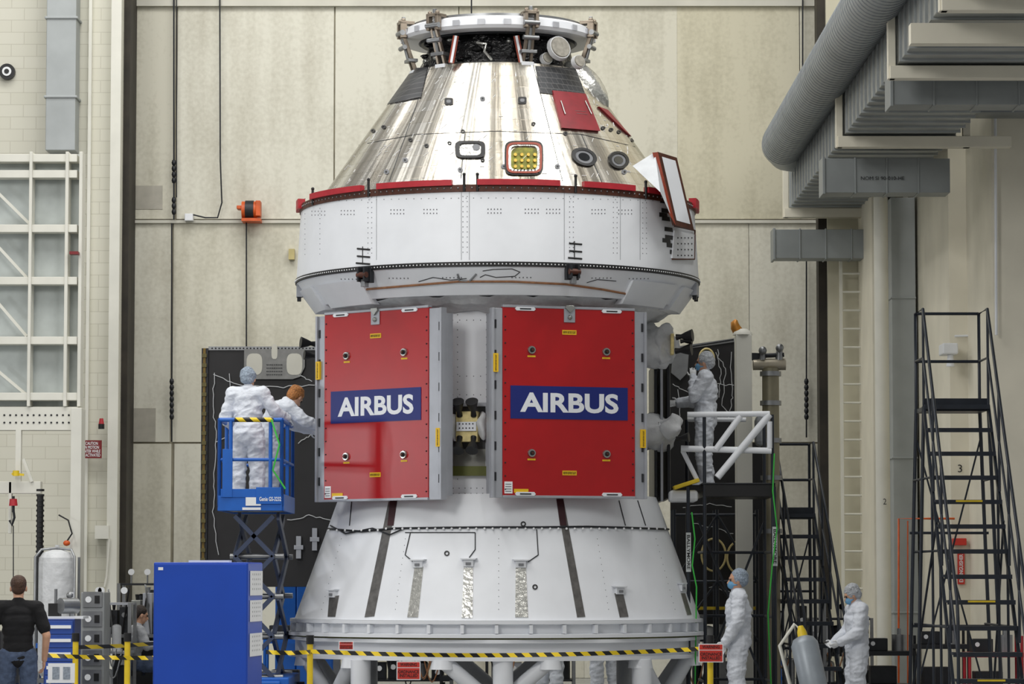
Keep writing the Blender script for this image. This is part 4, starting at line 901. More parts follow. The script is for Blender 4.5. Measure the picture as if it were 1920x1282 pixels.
# ---------------------------------------------------------------- right fixture mast
mr=root('fixture_mast',(X(1396,41.5),41.5,0),'pale tall mast with orange cap and steel mechanism','fixture')
b=MB(); b.box((X(1381,41.5),41.4,0),(X(1411,41.5),41.7,P(1396,628,41.5).z),0); b.obj('mast',IVORY,mr,bevel=.01)
b=MB(); c=P(1392,628,41.5); b.sweep([c,c+Vector((0,0,.04)),c+Vector((0,0,.08))],[.13,.12,.06],16,0); b.obj('mast_collar',IVORY,mr)
b=MB(); b.sweep([c+Vector((-.06,0,.05)),c+Vector((-.09,0,.1)),c+Vector((-.1,0,.16)),c+Vector((-.08,0,.2))],[.07,.065,.05,.02],16,0); b.obj('mast_cap',mat('brass_cap',(196,132,50),.4,.3,.1,12),mr)
BEI=mat('beige_metal',(176,168,150),.4,.5)
b=MB(); b.cyl(P(1412,683,41.5),P(1473,683,41.5),.075,.075,16,0); b.obj('drive_tube',BEI,mr)
b=MB(); b.cyl(P(1405,668,41.5),P(1470,665,41.5),.03,.03,10,0)
for i in range(8): b.cyl(P(1404+i*2,675,41.5),P(1405+i*2,662,41.5),.045,.045,10,0)
b.obj('lead_screw',DARK,mr)
for x,py in((1428,655),(1460,650)): b=MB(); b.cyl(P(x,690,41.5),P(x+2,py,41.5),.06,.04,12,0); b.ball(P(x+2,py+2,41.4),.055,0,12); b.obj('drive_knob',STEEL,mr)
b=MB(); b.cyl((X(1447,41.5),41.5,0),(X(1447,41.5),41.5,P(1447,690,41.5).z),.11,.11,18,0)
for py in(705,760,830,900,1000): z=P(1447,py,41.5).z; b.cyl((X(1447,41.5),41.5,z),(X(1447,41.5),41.5,z+.06),.14,.14,18,1)
b.obj('tube_column',[mat('khaki_metal',(140,134,112),.4,.4),STEEL],mr)
b=MB(); b.box(P(1414,838,41.6),P(1436,778,41.3)); b.obj('grey_bag',mat('bag_grey',(150,154,158),.6,0,.1,10,.5,15),mr,bevel=.08)
# ---------------------------------------------------------------- right work platform
yp=39.4; pr=root('work_platform',(X(1400,yp),yp+.5,0),'black steel work platform with white padded guard rails','work platform')
xa,xb2=X(1268,yp),X(1455,yp); zp=P(1350,905,yp).z
b=MB(); b.box((X(1320,yp),yp,zp-.17),(xb2,yp+1.4,zp-.02),0); b.box((xa,yp+.2,zp-.1),(X(1322,yp),yp+1.2,zp-.02),0); b.box((X(1320,yp)-.02,yp-.01,zp-.02),(xb2,yp+1.4,zp),1); b.obj('deck',[BLACK,DARK],pr,bevel=.006)
b=MB(); b.box((X(1257,yp),yp+.1,P(1290,940,yp).z),(X(1311,yp),yp+.6,P(1290,918,yp).z)); b.obj('edge_pad',PAPER,pr,bevel=.04)
b=MB(); b.beam(P(1263,915,yp+.2),P(1310,900,yp+.2),.3,.05); b.obj('yellow_pad',YELP,pr,bevel=.01)
zra=P(1350,777,yp).z; zrb=P(1350,845,yp).z
def padt(pts,r=.04):
    b=MB(); b.sweep(pts,r,10); b.obj('padded_rail',WHITE,pr,'white foam-wrapped guard rail')
padt([(X(1290,yp),yp,zra),(X(1445,yp),yp,zra+.01)],.035); padt([(X(1278,yp),yp+.05,zrb+.03),(X(1448,yp),yp,zrb)]); padt([P(1443,777,yp),P(1345,895,yp-.05)],.045); padt([P(1388,780,yp),P(1342,843,yp)]); padt([P(1443,790,yp),P(1443,840,yp)],.035); padt([(X(1290,yp+1.3),yp+1.3,zra),(X(1400,yp+1.3),yp+1.3,zra)],.03)
padt([P(1280,845,yp+.1),P(1310,905,yp+.1)],.03)
b=MB()
for x,y in((X(1450,yp),yp+.02),(X(1450,yp),yp+1.3),(X(1300,yp),yp+1.3),(X(1322,yp),yp+.02)): b.cyl((x,y,0),(x,y,zra),.022,.022,8)
for z in(.4,1.2,2.0): b.cyl((X(1450,yp),yp+.02,z),(X(1450,yp),yp+1.3,z),.018,.018,8); b.cyl((X(1322,yp),yp+1.3,z),(X(1450,yp),yp+1.3,z),.018,.018,8); b.cyl((X(1322,yp),yp+.02,z),(X(1322,yp),yp+1.3,z),.018,.018,8)
b.beam((X(1322,yp),yp+1.3,.3),(X(1450,yp),yp+1.3,2.4),.03,.03); b.beam((X(1450,yp),yp+1.3,.3),(X(1322,yp),yp+1.3,2.4),.03,.03)
b.obj('support_frame',STAIRB,pr)
for x,y in((1291,1035),(1453,1024)):
    T=fr(P(x,y,yp-.08)); k=MB(T); k.box((-.03,-.24,-.01),(.03,.24,.0)); o=k.obj('name_plate',mat('plate_pale',(200,204,206),.5),pr); text('lettering','BALLYMORE',.42,.04,T@Matrix.Translation((0,0,.001))@Matrix.Rotation(-PI/2,4,'Z'),BLACK,o,bold=.02)
for x in(1291,1453): b=MB(); b.cyl((X(x,yp-.05),yp-.045,0),(X(x,yp-.05),yp-.045,zp-.05),.022,.022,8); b.obj('support_post',STAIRB,pr)
b=MB(); b.sweep([P(1452,850,yp-.12),P(1449,920,yp-.14),P(1457,990,yp-.14),P(1448,1060,yp-.14),P(1440,1150,yp-.14),Vector((X(1445,yp),yp-.14,.01))],.010,6); b.obj('green_cable',GREEN,None,'green cable draped down the platform post','cable')
b=MB(); b.sweep([P(1297,960,yp-.14),P(1303,1010,yp-.14),P(1298,1060,yp-.14),P(1306,1100,yp-.14),Vector((X(1300,yp),yp-.14,.01))],.010,6); b.obj('green_cable',GREEN,None,'green cable hanging beside the platform post','cable')
# ---------------------------------------------------------------- rolling stairs
def stairs(name,lab,xt,yt,zt_,xbm,ybm,w_,n,rail=1.1,plat=.55,yel=False,splay=1.3):
    r=root(name,((xt+xbm)/2,(yt+ybm)/2,0),lab,'stairs')
    top=Vector((xt,yt,zt_)); bot=Vector((xbm,ybm,zt_/n)); rt=Vector((1,0,0))
    for i in range(n):
        p=bot.lerp(top,i/(n-1)) if n>1 else bot
        b=MB(); b.cb(p,(w_,.2,.03),0); b.cb(p+Vector((0,-.1,-.01)),(w_,.015,.05),0)
        if yel and i in(1,4,8): b.cb(p+Vector((0,-.11,-.0)),(w_*.4,.008,.02),1)
        b.obj('tread',[STAIRB,YELP],r)
    b=MB(); b.box((xt-w_/2,yt+.1,zt_-.05),(xt+w_/2,yt+.1+plat,zt_)); b.box((xt-w_/2,yt+.1,zt_),(xt+w_/2,yt+.12,zt_+.1)); b.obj('top_deck',STAIRB,r)
    for s in(-1,1):
        o=rt*s*w_/2
        b=MB(); b.beam(bot+o-Vector((0,0,zt_/n)),top+o,.03,.07,0); b.obj('stringer',STAIRB,r)
        b=MB(); R_=Vector((0,0,rail)); pb=Vector((xt,yt+.1+plat,zt_))
        b.sweep([bot+o+Vector((0,-.05,.15)),bot+o+R_*.8+Vector((0,-.05,0)),bot+o+R_,top+o+R_,pb+o+R_,pb+o],.019,8)
        b.sweep([bot+o+R_*.5,top+o+R_*.5,pb+o+R_*.5],.016,8)
        for t in(.2,.45,.7,1.0): q=bot.lerp(top,t)+o; b.cyl(q,q+R_,.016,.016,8)
        b.obj('handrail',STAIRB,r)
        b=MB(); ob=o*splay; b.cyl(pb+o,Vector((pb.x,pb.y,.1))+ob,.022,.022,8); b.cyl(top+o,Vector((xt,yt-.1,.1))+ob,.022,.022,8)
        for t in(.25,.5,.75):
            q=bot.lerp(top,t)+o; b.cyl(q,Vector((q.x,q.y+0,.1)),.016,.016,8); b.cyl(q,Vector((pb.x+o.x*1.1,pb.y,q.z)),.014,.014,8)
        b.cyl(Vector((xbm,ybm-.1,.1))+ob,Vector((pb.x,pb.y,.1))+ob,.024,.024,8); b.cyl(Vector((pb.x,pb.y,.1))+ob,bot.lerp(top,.6)+o,.014,.014,8)
        b.obj('side_frame',STAIRB,r)
        for yy in(ybm,pb.y):
            b=MB(); c=Vector((xbm if yy==ybm else pb.x,yy,.05))+ob; b.cyl(c-rt*.02,c+rt*.02,.05,.05,14); b.obj('caster',BLACK,r)
    b=MB(); pb=Vector((xt,yt+.1+plat,zt_))
    for h in(rail,rail*.5): b.cyl(pb+Vector((-w_/2,0,h)),pb+Vector((w_/2,0,h)),.018,.018,8)
    b.obj('rear_rail',STAIRB,r)
    b=MB()
    for h in(zt_*.3,zt_*.6,.1): b.cyl((pb.x-w_*.62,pb.y,h),(pb.x+w_*.62,pb.y,h),.016,.016,8)
    b.beam((pb.x-w_*.62,pb.y,.1),(pb.x+w_*.5,pb.y,zt_*.9),.02,.02); b.beam((pb.x+w_*.62,pb.y,.1),(pb.x-w_*.5,pb.y,zt_*.9),.02,.02)
    b.obj('rear_frame',STAIRB,r)
    return r
stairs('rolling_stairs','tall black steel rolling safety stairs with handrails',X(1787,38),37.6,P(1787,765,38).z,X(1852,35.2),34.9,.76,13,1.15,.6,True)
stairs('rolling_stairs','black steel rolling stairs leading to the work platform',X(1496,41.6),42.0,P(1490,965,42).z,X(1545,40),40.0,.5,9,.95,.5,False,1.05)
# ---------------------------------------------------------------- ducts
xd0=X(1482,YS); zd=P(1482,393,YS).z; Wd=1.5; Hd=1.35
rd=root('rectangular_air_duct',(xd0+.75,40,zd),'long galvanised rectangular air duct with standing seams','air duct')
b=MB(); b.box((xd0,24,zd),(xd0+Wd,YS-.05,zd+Hd)); b.obj('duct_body',RIBD,rd,bevel=.01)
b=MB()
for i in range(60):
    y=24.3+i*.46; b.box((xd0-.025,y,zd-.025),(xd0+Wd+.02,y+.03,zd+Hd+.02),0)
b.obj('standing_seam',DUCTL,rd,kind='stuff')
b=MB(); b.box((xd0+Wd+.03,24,zd+.25),(xd0+Wd+3,43.3,zd+Hd-.1))
for i in range(10): b.box((xd0+Wd+.03,24.5+i*2,zd+.22),(xd0+Wd+3,24.54+i*2,zd+.25))
b.obj('air_duct',DUCT,None,'wide galvanised return duct beside the ribbed duct','air duct')
rr=.33; cxr=X(1472,50); czr=P(1470,272,50).z
b=MB(); b.sweep([(cxr+.9,50.8,czr-.1),(cxr+.5,50.9,czr-.02),(cxr+.12,50.6,czr),(cxr,50,czr),(cxr,24,czr)],rr,28,0)
o_=b.obj('round_air_duct',DUCTL,None,'long round spiral air duct running overhead','air duct')
b=MB()
for i in range(140):
    y=24.2+i*.184; n=24; pts=[Vector((cxr+(rr+.002)*math.cos(2*PI*k/n),y,czr+(rr+.002)*math.sin(2*PI*k/n))) for k in range(n+1)]; b.sweep(pts,.009,4,0,False)
b.obj('spiral_rib',DUCT,o_,kind='stuff')
for i,(yy) in enumerate((51.6,43.1,37.1,32.6)):
    b=MB(); z0=zd-.18; b.box((xd0-.1,yy-.1,z0),(xd0+Wd+.25+(.5 if i else 0),yy+.1,z0+.15),0); b.box((xd0-.12,yy-.06,z0),(xd0-.03,yy+.06,zd+Hd+.0),0); b.box((xd0+Wd+.1,yy-.06,z0),(xd0+Wd+.2,yy+.06,zd+Hd+.2),0)
    b.obj('duct_hanger',WARMW,None,'white channel hanger frame under the duct','hanger',bevel=.006,group='duct hangers')
for (x0,x1,p0,p1,yy,nm) in((1452,1645,430,484,51.2,0),(1545,1781,297,361,43.9,1),(1672,1990,110,196,37.7,2)):
    a=P(x0,p1,yy);c=P(x1,p0,yy); b=MB(); b.box((a.x,yy,a.z),(c.x,yy+.5,c.z),0)
    for i in range(1,4): x=a.x+(c.x-a.x)*i/4; b.box((x-.012,yy-.015,a.z-.015),(x+.012,yy+.515,c.z+.015),0)
    b.box((a.x-.02,yy-.02,a.z-.02),(a.x+.02,yy+.52,c.z+.02),0)
    o=b.obj('branch_air_duct',mat('branch_duct',(140,145,146),.5,.2,.06,2),None,'grey rectangular branch duct crossing under the main duct','air duct',bevel=.006)
    if nm==1: text('lettering','NOM SI 90-010-HE',.6,.05,fr(P(1655,334,yy-.017)),DARK,o)
b=MB(); a=P(1706,84,34);c=P(1990,46,34); b.box((a.x,33.9,a.z),(c.x,34.1,c.z)); b.obj('roof_beam',WARMW,None,'white overhead steel beam','beam')
b=MB(); b.cyl((X(1657,49),49,0),(X(1657,49),49,P(1657,370,49).z),.11,.11,20); b.obj('wall_pipe',IVORY,None,'thick ivory vertical pipe','pipe')
b=MB(); x0,x1=X(1676,49.5),X(1722,49.5); b.box((x0,49.5,0),(x1,50.1,P(1700,370,49.5).z))
for py in(560,860,1150): z=P(1700,py,49.5).z; b.box((x0-.02,49.48,z),(x1+.005,50.12,z+.03))
b.obj('vertical_air_duct',DUCTL,None,'vertical grey galvanised duct on wall','air duct',bevel=.01)
b=MB(); b.sweep([P(1685,1330,45.8),P(1685,972,45.8),P(1745,972,45.8),P(1790,972,45.8)],.015,8); b.obj('orange_conduit',ORNG,None,'thin orange conduit pipe on wall','pipe')
b=MB(); b.sweep([P(1702,1330,45.8),P(1702,976,45.8)],.010,8); b.obj('orange_conduit',ORNG,None,'thin orange conduit pipe on wall','pipe')
ldr=root('wall_ladder',(X(1604,51.8),51.75,0),'ivory steel ladder fixed to the wall','ladder')
lx=(X(1580,51.8),X(1628,51.8)); zl=P(1600,490,51.8).z
for x in lx: b=MB(); b.beam((x,51.75,.0),(x,51.75,zl),.05,.05); b.obj('side_rail',IVORY,ldr)
z=.3
while z<zl: b=MB(); b.cyl((lx[0],51.75,z),(lx[1],51.75,z),.018,.018,8); b.obj('rung',IVORY,ldr); z+=.3
text('wall_number','2',.05,.09,fr(P(1659,940,48.86)),DARK,label='painted black numeral two on ivory pipe',cat='number'); text('wall_number','3',.06,.11,fr(P(1800,878,45.98)),DARK,label='painted black numeral three on ivory wall',cat='number')
T=fr(P(1802,1065,45.97)); b=MB(T); b.box((-.05,-.23,-.01),(.05,.23,.01)); o=b.obj('extinguisher_sign',SIGNO,None,'red vertical extinguisher sign on wall','sign'); text('lettering','EXTINGUISHER',.4,.055,T@Matrix.Translation((0,0,.012))@Matrix.Rotation(PI/2,4,'Z'),PAPER,o,bold=.02)
b=MB(); c=P(1800,1018,45.85); b.box((c.x-.1,45.88,c.z-.03),(c.x+.1,45.99,c.z+.07)); b.obj('alarm_box',SIGNO,None,'red alarm box on wall','alarm',bevel=.01)
cm=root('security_camera',(P(1780,655,45.7).x,45.7,P(1780,655,45.7).z),'white camera housing with conduit on wall','camera')
b=MB(); c=P(1780,655,45.7); b.box((c.x-.12,45.5,c.z-.08),(c.x+.1,45.95,c.z+.08)); b.obj('housing',WHITE,cm,bevel=.02)
b=MB(); b.cyl((c.x,45.6,c.z-.08),(c.x,45.6,c.z-.25),.04,.06,12); b.obj('lens_hood',WHITE,cm)
b=MB(); b.sweep([P(1790,630,45.95),P(1860,628,45.95)],.018,6); b.sweep([P(1868,628,43.4),P(1866,200,43.4)],.02,6); b.obj('conduit',WHITE,cm,kind='stuff')
# ---------------------------------------------------------------- back-wall items
def chainline(px,p0,p1,y,r=.018,knots=()):
    b=MB(); b.cyl(P(px,p0,y),P(px,p1,y),r,r,6)
    for ka,kb in knots:
        q=ka
        while q<kb: b.ball(P(px,q,y),(.04,.04,.06),0,8); q+=11
    b.obj('hanging_chain',DARK,None,'dark hoist chain hanging in front of the wall','chain')
yw=YB-.15
chainline(326,-60,412,yw,.016,((305,345),(375,408))); chainline(331,-60,370,yw,.010); chainline(322,418,828,yw,.014,((715,790),)); chainline(462,412,655,yw,.014); chainline(1512,480,820,yw,.014,((715,790),)); chainline(884,-60,25,45,.012); chainline(1505,-60,200,yw,.014)
b=MB(); b.sweep([P(412,-60,yw),P(413,300,yw),P(416,380,yw),P(408,408,yw),P(385,408,yw),P(360,402,yw)],.014,6); b.obj('hanging_cable',DARK,None,'black cable curving along the wall','cable')
c=P(467,393,YB-.3); rl=root('cable_reel',c,'orange cable reel mounted on the wall','cable reel')
b=MB(); b.cyl((c.x-.12,c.y,c.z),(c.x+.14,c.y,c.z),.14,.14,20,0); b.box((c.x+.12,c.y-.15,c.z-.12),(c.x+.2,c.y+.15,c.z+.14),0); b.box((c.x-.2,c.y-.12,c.z+.0),(c.x-.12,c.y+.12,c.z+.06),0); b.obj('drum_housing',ORNG,rl,bevel=.01)
b=MB(); b.cyl((c.x-.06,c.y,c.z),(c.x+.08,c.y,c.z),.155,.155,20,0); b.obj('cable_drum',DARK,rl)
b=MB(); b.box((c.x-.12,c.y-.1,c.z-.2),(c.x+.2,YB,c.z-.15),0); b.obj('bracket',ORNG,rl)
b=MB(); c=P(355,408,YB-.1); b.box((c.x-.07,YB-.2,c.z-.06),(c.x+.07,YB-.01,c.z+.06)); b.obj('junction_box',WHITE,None,'small white junction box on wall rail','junction box',bevel=.01)
for q in((247,348,305,392),(236,765,292,828)):
    b=MB(); b.box(P(q[0],q[3],YB-.01),P(q[2],q[1],YB-.004)); b.obj('wall_plate',mat('plate_grey',(176,172,160),.5,.1),None,'grey metal plate fixed on wall','plate')
b=MB(); b.box(P(541,486,YB-.15),P(553,468,YB-.01)); b.obj('light_fitting',mat('amber',(190,176,120),.5),None,'small amber lamp on wall','lamp')
# ---------------------------------------------------------------- left structures
b=MB(); x0,x1=X(78,51.6),X(134,51.6); b.box((x0,51.5,P(100,283,51.6).z),(x1,51.98,13.5))
for py in(35,183): z=P(100,py,51.6).z; b.box((x0-.03,51.47,z-.02),(x1+.03,51.98,z+.02))
b.obj('vertical_air_duct',DUCTL,None,'vertical grey galvanised duct on block wall','air duct',bevel=.01)
b=MB(); c=P(11,132,51.8); b.cyl((c.x,51.99,c.z),(c.x,51.9,c.z),.13,.13,28,0); b.cyl((c.x,51.9,c.z),(c.x,51.88,c.z),.075,.075,24,1); b.cyl((c.x,51.88,c.z),(c.x,51.87,c.z),.04,.04,20,0); b.obj('round_target',[BLACK,PAPER],None,'round black and white target marker on wall','marker')
yg=44; gt=root('platform_gate',(X(60,yg),yg,0),'large white steel folding gate frame with pale panels','gate')
GP=mat('gate_panel',(186,193,192),.6,0,.08,3)
b=MB(); b.box(P(-90,762,yg+.25),P(150,290,yg+.3)); b.obj('backing_panel',GP,gt)
for py in(298,328,430,528,640,745): b=MB(); a=P(-90,py,yg);c=P(145,py-9,yg); b.box((a.x,yg-.02,a.z-.04),(c.x,yg+.22,c.z),0); b.obj('cross_rail',IVORY,gt,bevel=.006)
for px in(-60,56,124,150): b=MB(); a=P(px-5,762,yg);c=P(px+6,285,yg); b.box((a.x,yg-.05,a.z),(c.x,yg+.24,c.z),0); b.obj('upright',IVORY,gt,bevel=.006)
for q in((-10,355,56,420),(-10,455,50,520),(-10,560,50,630),(-10,690,50,740)): b=MB(); b.beam(P(q[0],q[1],yg+.1),P(q[2],q[3],yg+.1),.03,.04); b.obj('brace',IVORY,gt)
b=MB(); b.box(P(-90,806,yg),P(152,765,yg+.3),0)
for i in range(13):
    for j in range(2): b.cyl(P(8+i*11,778+j*14,yg-.01),P(8+i*11,778+j*14,yg),.014,.014,8,1)
b.obj('girder',[IVORY,DARK],gt)
b=MB(); b.box((X(132,yg),yg-.1,0),(X(152,yg),yg+.3,P(140,765,yg).z),0); b.obj('support_column',IVORY,gt,bevel=.006)
b=MB(); b.box(P(-60,925,yg),P(80,903,yg+.2),0); b.box(P(28,903,yg),P(42,806,yg+.1),0); b.box(P(15,1000,yg),P(24,903,yg+.1)); b.obj('hoist_beam',IVORY,gt,bevel=.006)
b=MB(); b.beam(P(44,860,yg-.02),P(60,903,yg-.02),.03,.04,0); b.obj('brace',IVORY,gt)
b=MB(); b.cyl(P(30,892,yg-.1),P(30,882,yg-.1),.045,.045,10,0); b.beam(P(22,888,yg-.1),P(45,890,yg-.1),.02,.03); b.obj('yellow_clamp',YELP,gt)
b=MB(); b.cyl(P(25,930,yg-.1),P(25,960,yg-.1),.02,.02,8,1); b.cyl(P(25,948,yg-.1),P(25,935,yg-.1),.06,.05,12,0); b.sweep([P(25,955,yg-.1),P(27,970,yg-.1),P(22,985,yg-.1),P(18,975,yg-.1)],.018,8,1); b.cyl(P(25,985,yg-.1),P(25,1090,yg-.1),.008,.008,6,1); b.obj('hoist_hook',[RED2,DARK],None,'small red hoist hook hanging from gate beam','hook')
b=MB(); b.cyl((X(77,yg),yg-.15,.5),(X(77,yg),yg-.15,P(77,930,yg).z),.045,.045,14)
for i in range(34): z=.55+i*.07; b.cyl((X(77,yg),yg-.15,z),(X(77,yg),yg-.15,z+.03),.055,.055,14)
b.obj('ribbed_hose',BLACK,None,'black corrugated hose hanging beside the gate','hose')
b=MB(); b.sweep([P(110,965,yg-.2),P(128,975,yg-.2),P(135,1000,yg-.2),P(122,1020,yg-.2)],.012,6); b.obj('curved_cable',BLACK,None,'thin black cable curving beside the gate column','cable')
b=MB(); c=P(125,1018,yg-.2); b.ball(c,(.05,.04,.04),0,10); b.obj('red_connector',ORNG,None,'small orange connector on hanging cable','connector')
b=MB(); b.box((X(180,51.9),51.7,P(190,1010,51.8).z),(X(206,51.9),51.98,P(190,985,51.8).z)); b.sweep([P(205,1010,51.7),P(200,1080,51.7),P(196,1100,51.7)],.02,6); b.obj('socket_box',IVORY,None,'ivory electrical box on wall','electrical box')
T=fr(P(172,842,51.6)); b=MB(T); b.box((-.16,-.145,-.02),(.16,.145,0)); o=b.obj('caution_sign',SIGNR,None,'dark red caution sign on wall','sign'); text('lettering','CAUTION\nIN MOTION\nENTER WHILE\nIS ACTIVATED',.28,.24,T@Matrix.Translation((0,0,.003)),PAPER,o,bold=.01)
b=MB(); c=P(190,797,51.7); b.cyl((c.x,51.7,c.z-.06),(c.x,51.7,c.z+.02),.05,.05,12,1); b.cyl((c.x,51.7,c.z+.02),(c.x,51.7,c.z+.11),.045,.03,12,0); b.obj('warning_beacon',[RED2,BLACK],None,'small red warning beacon on wall','beacon')
b=MB(); c=P(140,475,43.9); b.box((c.x-.06,43.8,c.z-.02),(c.x+.06,43.95,c.z+.02),0); b.obj('red_tag',SIGNR,gt)
yt_=42.6; c=X(107,yt_); ztk=P(107,1030,yt_).z
tk=root('white_tank',(c,yt_,0),'white cylindrical tank with dome top in tubular frame','tank')
b=MB(); b.lathe([(0,ztk),(.1,ztk-.005),(.19,ztk-.04),(.235,ztk-.11),(.245,ztk-.18),(.245,.45),(.2,.38),(0,.36)],(c,yt_,0),32,0); b.cyl((c,yt_,ztk-.02),(c,yt_,ztk+.06),.03,.03,10,0); b.obj('tank_body',WHITE2,tk)
b=MB()
for s in(-1,1): b.sweep([(c+s*.26,yt_-.22,.0),(c+s*.26,yt_-.22,ztk-.1),(c+s*.2,yt_-.1,ztk),(c,yt_-.05,ztk+.02)],.018,8); b.cyl((c+s*.26,yt_+.22,.0),(c+s*.26,yt_+.22,ztk-.1),.018,.018,8)
b.box((c-.28,yt_-.26,.3),(c+.28,yt_+.26,.35)); b.obj('tank_frame',STEEL,tk)
tc_=root('tool_chest',(X(110,40),40.3,0),'blue tool chest with drawers','tool chest')
a=P(82,1228,40);c=P(140,1160,40); b=MB(); b.box((a.x,40,.1),(c.x,40.6,c.z),0); b.obj('body',mat('chest_blue',(34,60,130),.4),tc_,bevel=.01)
for i in range(6):
    z0=.14+i*(c.z-.16)/6; b=MB(); b.box((a.x+.02,39.98,z0),(c.x-.02,40,z0+(c.z-.2)/6-.0)); d=b.obj('drawer',mat('chest_blue2',(44,78,160),.35),tc_,bevel=.004); b=MB(); b.box((a.x+.04,39.965,z0+.07),(c.x-.04,39.98,z0+.11)); b.obj('handle',PAPER,d)
for s in(a.x+.06,c.x-.06): b=MB(); b.cyl((s-.02,40.3,.05),(s+.02,40.3,.05),.05,.05,12); b.obj('caster',BLACK,tc_)
b=MB(); z=c.z; b.box((a.x-.02,40.05,z),(c.x+.1,40.55,z+.03),0); b.obj('chest_top',WHITE,tc_)
b=MB(); z+=.03; b.cyl((a.x+.18,40.15,z+.13),(a.x+.36,40.3,z+.13),.1,.1,18,1); b.box((a.x+.02,40.2,z),(a.x+.16,40.4,z+.16),2); b.ball((a.x+.28,40.3,z+.26),.05,1,10); b.cyl((a.x+.1,40.3,z+.1),(a.x+.1,40.3,z+.34),.02,.02,8,1); b.cyl((a.x+.3,40.3,z),(a.x+.3,40.3,z+.3),.03,.03,8,0); b.obj('pump_unit',[WHITE,STEEL,BLACK],None,'small steel pump with motor on tool chest','pump')
rk=root('equipment_rack',(X(172,41.5),41.8,0),'grey instrument rack with dials','rack')
a=P(150,1300,41.5);c=P(196,1110,41.5); b=MB(); b.box((a.x,41.5,.0),(c.x,42.1,c.z),0); b.obj('body',mat('rack_grey',(150,153,154),.5),rk,bevel=.01)
for i in range(5): b=MB(); z=.3+i*.25; b.box((a.x+.03,41.48,z),(c.x-.03,41.5,z+.2),0); b.cyl((a.x+.1,41.47,z+.1),(a.x+.1,41.48,z+.1),.04,.04,14,1); b.box((a.x+.18,41.47,z+.05),(c.x-.06,41.48,z+.15),2); b.obj('instrument_face',[STEEL,PAPER,BLACK],rk)
bn=root('work_bench',(X(240,44.2),44.6,0),'steel work bench with instruments and hoses','bench')
xa_,xb_=X(196,44.2),X(288,44.2)+.7; b=MB(); b.box((xa_,44.1,.86),(xb_,45,.9)); b.obj('bench_top',STEEL,bn)
b=MB(); b.box((xa_+.05,44.85,.1),(xb_-.05,44.9,.86)); b.obj('back_panel',DARK,bn)
for x in(xa_+.05,xb_-.05):
    for y in(44.15,44.95): b=MB(); b.beam((x,y,0),(x,y,.86),.05,.05); b.obj('leg',STEEL,bn)
random.seed(3)
for i in range(7):
    x=xa_+.02+i*.16; b=MB(); hh=.25+random.random()*.35; b.box((x,44.45,.9),(x+.13,44.8,.9+hh),0); b.cyl((x+.065,44.44,.9+hh*.7),(x+.065,44.45,.9+hh*.7),.035,.035,12,1); b.cyl((x+.065,44.6,.9+hh),(x+.065,44.6,.98+hh),.02,.03,8,1); b.obj('bench_instrument',[random.choice([ALUM,FRAME,DARK]),random.choice([BLACK,STEEL])],None,'small metal instrument box with gauge on bench','instrument',bevel=.006,group='instruments on the bench')
for i in range(8):
    x=xa_+.1+i*.13; b=MB(); k=random.uniform(.18,.34); pts=[Vector((x+k*.6*math.sin(t*PI/8)*(.5 if i%2 else -.4),44.38,.9+k*2.2*math.sin(t*PI/8))) for t in range(9)]; b.sweep(pts,.012,6); b.obj('hose',random.choice([BLACK,STEEL]),None,'thin curved hose over the bench','hose',group='hoses on the bench')
T=fr(P(115,1260,36)); ns=root('notice_stand',(P(115,1260,36).x,36,0),'white notice board with two printed sheets on thin legs','notice board')
b=MB(T); b.box((-.15,-.12,-.01),(.15,.1,0),0); b.obj('board',PAPER,ns)
for x in(-.1,.02): b=MB(T); b.box((x,-.08,0),(x+.08,.06,.003),0); b.obj('printed_sheet',mat('sheet_grey',(150,160,172),.6,0,.2,40),ns)
for x in(-.13,.13): b=MB(T); b.cyl((x,-.12,-.01),(x,-(P(115,1260,36).z),-.01),.012,.012,8,0); b.obj('leg',STEEL,ns)
